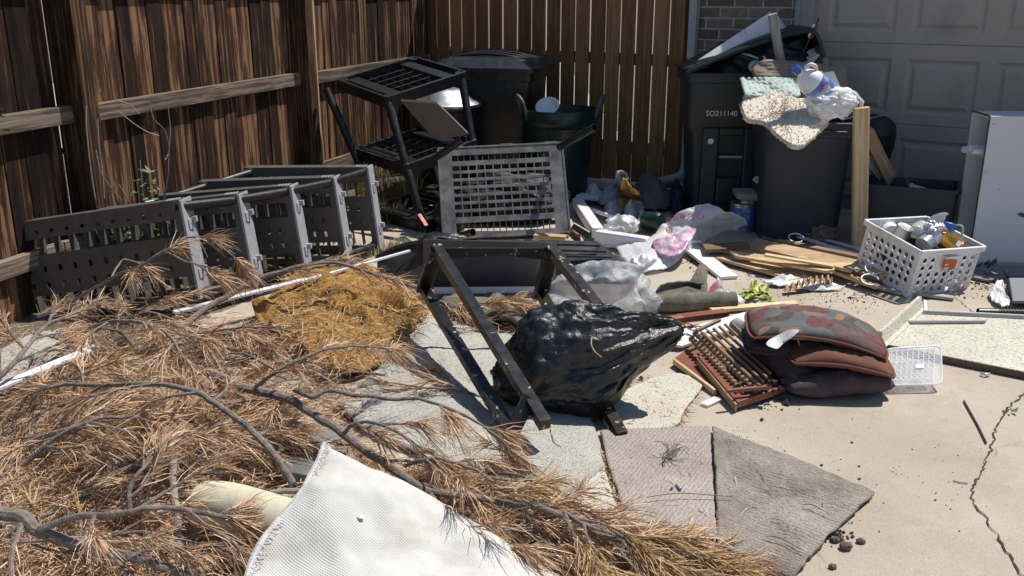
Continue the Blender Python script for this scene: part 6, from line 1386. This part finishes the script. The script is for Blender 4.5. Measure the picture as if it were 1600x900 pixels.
branch([(460, 612, .24), (485, 622, .26), (514, 613, .28), (576, 618, .28), (616, 627, .26), (655, 624, .28), (706, 640, .26), (742, 656, .22), (785, 690, .14), (806, 722, .06)], .010, .004, 'pine branch reaching over the berber carpet to the garbage bag', tw=.6, dens=1.3, start=.62, twl=.15, seed=8)
branch([(535, 680, .22), (548, 664, .26), (576, 658, .28), (612, 669, .28), (641, 687, .25), (670, 711, .18), (690, 735, .10)], .008, .003, 'short pine branch arching down across the berber carpet edge', tw=.8, dens=1.0, twl=.16, seed=9)
branch([(634, 730, .18), (670, 715, .22), (706, 721, .20), (742, 736, .15), (790, 765, .08), (830, 778, .05)], .008, .003, 'small pine branch just above the longest one, by the carpet', tw=1.0, dens=1.2, twl=.22, seed=10)
branch([(140, 512, .22), (175, 503, .27), (220, 504, .30), (260, 520, .30), (282, 548, .28), (303, 585, .22)], .010, .006, 'small arched pine branch in the upper left of the pile', tw=.8, dens=.8, seed=11)
branch([(-20, 602, .14), (30, 558, .20), (65, 515, .22), (100, 495, .24), (150, 470, .22)], .013, .007, 'dark pine branch rising from the left edge to the toppled shelving', tw=.6, dens=.8, seed=12)
branch([(60, 495, .12), (120, 468, .22), (168, 438, .34), (222, 414, .44), (255, 392, .50), (295, 371, .54), (339, 378, .52), (369, 405, .44), (385, 425, .38)], .009, .003, 'bare-backed pine branch arching in front of the toppled shelving', tw=.45, dens=.8, start=.5, twl=.15, seed=13)
branch([(170, 440, .34), (186, 415, .38), (193, 405, .40), (215, 410, .38), (235, 415, .36), (243, 430, .30)], .005, .003, 'small forked twig in front of the first toppled shelf', tw=.3, dens=.5, twl=.1, start=.6, end_tuft=.2, seed=14)
branch([(255, 394, .48), (300, 411, .46), (330, 421, .42), (356, 434, .36)], .005, .003, 'thin twig sagging between two toppled shelves', tw=.4, dens=.7, twl=.12, start=.5, seed=15)
branch([(35, 725, .20), (90, 685, .27), (140, 660, .30), (200, 650, .30), (245, 647, .26)], .009, .005, 'dark pine branch in the left middle of the pile', tw=1.1, dens=1.1, seed=16)
branch([(200, 805, .18), (205, 760, .24), (230, 725, .28), (262, 683, .30)], .008, .005, 'dark upright pine branch left of the straight bare one', tw=.9, dens=.9, seed=17)
branch([(470, 765, .16), (430, 770, .15), (390, 780, .13), (330, 800, .10)], .011, .008, 'pale barkless branch lying behind the foam tube', bark='barkpale', tw=0, end_tuft=0, seed=18)
branch([(880, 800, .14), (920, 822, .13), (1000, 850, .10), (1080, 866, .07), (1150, 884, .04)], .006, .003, 'dense needle tip of the branch beside the mats', tw=1.7, dens=1.7, twl=.22, nl=.12, start=.0, seed=19, mat='goldneedle')
branch([(960, 860, .10), (1040, 880, .08), (1130, 910, .05)], .006, .003, 'lowest needle spray at the bottom edge below the mats', tw=1.7, dens=1.6, twl=.22, nl=.12, start=.0, seed=20, mat='goldneedle')
branch([(700, 800, .08), (780, 822, .08), (860, 850, .07), (930, 890, .05)], .007, .003, 'pine spray between the longest branch and the white mat edge', tw=1.1, dens=1.0, twl=.2, nl=.10, start=.1, seed=21)
branch([(690, 470, .14), (720, 480, .12), (760, 474, .14), (830, 478, .12)], .006, .003, 'reddish needle spray under the drawer front', tw=1.6, dens=1.2, twl=.16, nl=.09, start=0, seed=22)
# filler branches: the body of the pile
regions = [(130, 400, 500, 560, .03, .10, 7), (80, 440, 570, 700, .04, .15, 12), (-20, 400, 700, 900, .03, .13, 12), (440, 500, 590, 640, .03, .10, 1), (430, 560, 470, 540, .18, .22, 2), (640, 900, 770, 860, .02, .06, 5)]
import itertools
k = 0
wh = ['below the toppled shelving', 'in the middle of the pile', 'in the lower left part of the pile', 'at the tip of the white mat', 'on the mustard carpet', 'along the right edge of the white mat']
for ri, (x0, x1, y0, y1, z0, z1, cnt) in enumerate(regions):
    for _ in range(cnt):
        random.seed(900 + k); k += 1
        u, v = rnd(x0, x1), rnd(y0, y1)
        if u > 390 and v > 900 - (u - 390) * 1.6 and v > 700 + max(0, (u - 500)) * .55: v = 690 - rnd(0, 60)
        if any((u - ex) ** 2 + ((v - ey) * 1.3) ** 2 < er * er for ex, ey, er in ((375, 800, 95), (480, 700, 75), (50, 545, 70), (560, 520, 90))): continue
        a = G(u, v, rnd(z0, z1)); ang = rnd(-.6, .9) + (pi if random.random() < .5 else 0); L = rnd(.35, .65)
        d = V((cos(ang), sin(ang) * .8, 0)); side = V((-d.y, d.x, 0)) * rnd(-.12, .12)
        pts = [a - d * L / 2, a - d * L / 6 + side + V((0, 0, rnd(.02, .07))), a + d * L / 5 + side + V((0, 0, rnd(.01, .06))), a + d * L / 2 + V((0, 0, -.02))]
        for p in pts: p.z = max(.03, p.z)
        fl = (G(u, v, 0)); 
        branch(None, rnd(.005, .009), .003, 'small brown pine spray lying tangled ' + wh[ri], tw=1.0, dens=.85, twl=.28, start=.1, seed=50 + k, group='pine sprays ' + wh[ri], pts3=pts, name='pine_spray', nl=rnd(.09, .12), mat='needle' if random.random() < .8 else 'goldneedle')
for o in S.objects:
    if o.get('category') == 'twig': o['category'] = 'pine branch'
# needle litter on the ground under and around the pile
def litter(name, poly, n, zf, L, label, mat='needle', clump=0):
    xs = [p[0] for p in poly]; ys = [p[1] for p in poly]; out = []
    def inside(x, y):
        c = False
        for i in range(len(poly)):
            (x0, y0), (x1, y1) = poly[i - 1], poly[i]
            if (y0 > y) != (y1 > y) and x < (x1 - x0) * (y - y0) / (y1 - y0) + x0: c = not c
        return c
    while len(out) < n:
        x, y = rng.uniform(min(xs), max(xs)), rng.uniform(min(ys), max(ys))
        if inside(x, y): out.append((x, y))
    A = np.array(out); z = rng.uniform(0, 1, n) ** 1.6 * zf + .006
    P0 = np.array([list(G(u, v, zz)) for (u, v), zz in zip(out, z)]); a = rng.uniform(0, 2 * pi, n)
    D = np.stack([np.cos(a), np.sin(a), rng.normal(0, .22, n)], 1); o = needles_mesh(name, None, P0, D, L * rng.uniform(.5, 1.1, n), mat); kind(o, 'stuff'); return o
litter('pine_needle_litter', [(-60, 520), (120, 500), (300, 480), (420, 500), (520, 560), (560, 640), (520, 700), (500, 900), (380, 960), (-120, 960)], 17000, .09, .09, '')
litter('pine_needle_litter', [(540, 680), (640, 730), (800, 775), (960, 800), (1120, 850), (1180, 905), (900, 905), (700, 790), (560, 720)], 6000, .02, .08, '')
litter('pine_needle_litter', [(430, 430), (560, 405), (660, 450), (680, 480), (620, 560), (520, 580), (430, 520)], 5000, .18, .08, '', 'goldneedle')
litter('pine_needle_litter', [(690, 470), (850, 465), (870, 500), (800, 520), (700, 510)], 1500, .06, .07, '')
litter('pine_needle_litter', [(960, 600), (1020, 590), (1060, 600), (1050, 650), (970, 670)], 900, .014, .045, '')
litter('pine_needle_litter', [(905, 705), (950, 700), (968, 790), (935, 750)], 500, .014, .045, '')
litter('pine_needle_litter', [(940, 690), (1350, 770), (1240, 890), (960, 820)], 90, .03, .07, '')
litter('pine_needle_litter', [(1060, 600), (1090, 610), (1062, 668), (1042, 668)], 300, .01, .05, '')
# ================================================================ grit and crumbs
def crumbs(name, spots, mat):
    m = MB()
    for poly_c, rad, n, s0, s1 in spots:
        for _ in range(n):
            a = rnd(0, 2 * pi); r_ = random.gauss(0, .5) * rad; s = rnd(s0, s1) * (1 if random.random() < .9 else 2)
            c = G(*poly_c, .0) + V((cos(a) * r_ * 1.3, sin(a) * r_, s * .4))
            vs = [c + V((sin(q + rnd(-.3, .3)), cos(q), 0)) * s * rnd(.6, 1.1) for q in (0, 1.6, 3.1, 4.7)] + [c + V((0, 0, s * .7)), c - V((0, 0, s * .4))]
            m.add(vs, [(0, 1, 4), (1, 2, 4), (2, 3, 4), (3, 0, 4), (1, 0, 5), (2, 1, 5), (3, 2, 5), (0, 3, 5)])
    return kind(m.build(name, mat), 'stuff')
random.seed(33)
crumbs('soil_grit', [((1170, 430), .25, 160, .0015, .004), ((1330, 465), .3, 220, .0015, .0045), ((1250, 458), .3, 120, .0015, .004), ((1215, 600), .18, 160, .004, .011), ((1180, 622), .15, 90, .003, .008), ((1020, 600), .12, 60, .003, .007), ((1310, 838), .05, 60, .003, .009), ((1210, 840), .05, 60, .003, .010), ((1300, 800), .06, 50, .003, .008),
    ((1440, 430), .25, 150, .002, .005), ((1540, 450), .3, 160, .002, .006), ((1100, 410), .15, 80, .003, .007), ((960, 590), .3, 40, .002, .005), ((1050, 300), .4, 200, .004, .012), ((900, 380), .3, 100, .003, .008), ((1400, 740), 1.0, 110, .0015, .004), ((1200, 690), .9, 60, .0015, .004)], 'soil')
for u, v, s, lab in ((1322, 853, .018, 'larger brown dirt clod right of the pointed mat'), (1301, 885, .011, 'small dark dirt clod at the bottom below the pointed mat'), (1345, 845, .012, 'small brown dirt clod furthest right of the pointed mat'), (1305, 843, .013, 'brown dirt clod touching the corner of the pointed mat')):
    m = MB(); blob(m, G(u, v, s * .6), (s, s * .8, s * .7), 3, lambda p, q: q * (1 + .35 * noise.noise(p * 2.2 + V((u, 0, 0))))); tag(m.build('dirt_clod', 'stone', smooth=False), lab, 'dirt clod')
m = MB(); m.tube([G(1506, 626, .006), G(1528, 665, .006), G(1541, 692, .006)], .0035, 6); tag(m.build('thin_twig', 'soil'), 'thin dark twig lying on the bare concrete left of the crack', 'twig')
m = MB(); m.tube([G(1489, 751, .004), G(1500, 754, .004), G(1512, 755, .004)], .002, 5); tag(m.build('tiny_twig', 'bark'), 'tiny twig beside the bend of the crack', 'twig')
m = MB()
for k in range(26):
    a = rnd(0, 2 * pi); c = G(1048, 712, .03); e = c + V((cos(a) * .06, sin(a) * .05, rnd(0, .04))); m.tube(cr([c + V((rnd(-.02, .02), rnd(-.02, .02), 0)), c.lerp(e, .6) + V((0, 0, .02)), e], 3), .0012, 4)
tag(m.build('dry_root_clump', 'vine'), 'small dry root clump on the left mauve mat', 'root clump')
m = MB(); m.tube(cr([G(1050, 762, .03), G(1056, 756, .03), G(1064, 764, .03)], 4), .004, 6); tag(m.build('blue_scrap', 'ragblue'), 'tiny pale blue scrap on the left mauve mat', 'scrap')
for (a, b), lab in ((((1010, 777), (1145, 776)), 'long straw-like twig across the gap between the two mats'), (((1196, 838), (1256, 860)), 'dark curved twig on the stained mat'), (((1256, 788), (1300, 806)), 'thick dirty splinter on the stained mat near its right corner')):
    m = MB(); p, q = G(*a, .035), G(*b, .035); m.tube(cr([p, p.lerp(q, .4) + V((0, .016, .004)), q], 5), .0018, 5); tag(m.build('thin_twig', 'vine'), lab, 'twig')
m = MB(); c = G(1576, 643, 0.0); leaves(m, c, 16, .02, .022, .015); tag(m.build('crack_weed', 'leaf'), 'tiny green weed growing in the pavement crack', 'weed')

# real fibres standing on the shag rug and frayed ends round the mats (shag pile)
def fibres(oname, n, L, mat, wb, part):
    o = [x for x in S.objects if x.name.split('.')[0] == oname and x.type == 'MESH'][0]
    me = o.data; nv = len(me.vertices); co = np.empty(nv * 3); me.vertices.foreach_get('co', co); co = co.reshape(-1, 3) + np.array(o.location)
    me.update(); no = np.array([v.normal[:] for v in me.vertices]); idx = rng.integers(0, nv, n); s_ = np.where(no[idx][:, 1:2] < .3, 1, -1) * np.where(no[idx][:, 1:2] - no[idx][:, 2:3] < 0, 1, -1)
    D = no[idx] * np.sign((no[idx] @ np.array([0, -.7, .7])))[:, None] + rng.normal(0, .3, (n, 3)) + np.array([0, 0, .6])
    P0 = co[idx] + rng.normal(0, .006, (n, 3)); q = needles_mesh(part, o, P0, D, L * rng.uniform(.5, 1.2, n), mat, wb); return q
fibres('shag_rug', 30000, .013, 'shagcream', .0032, 'pile')
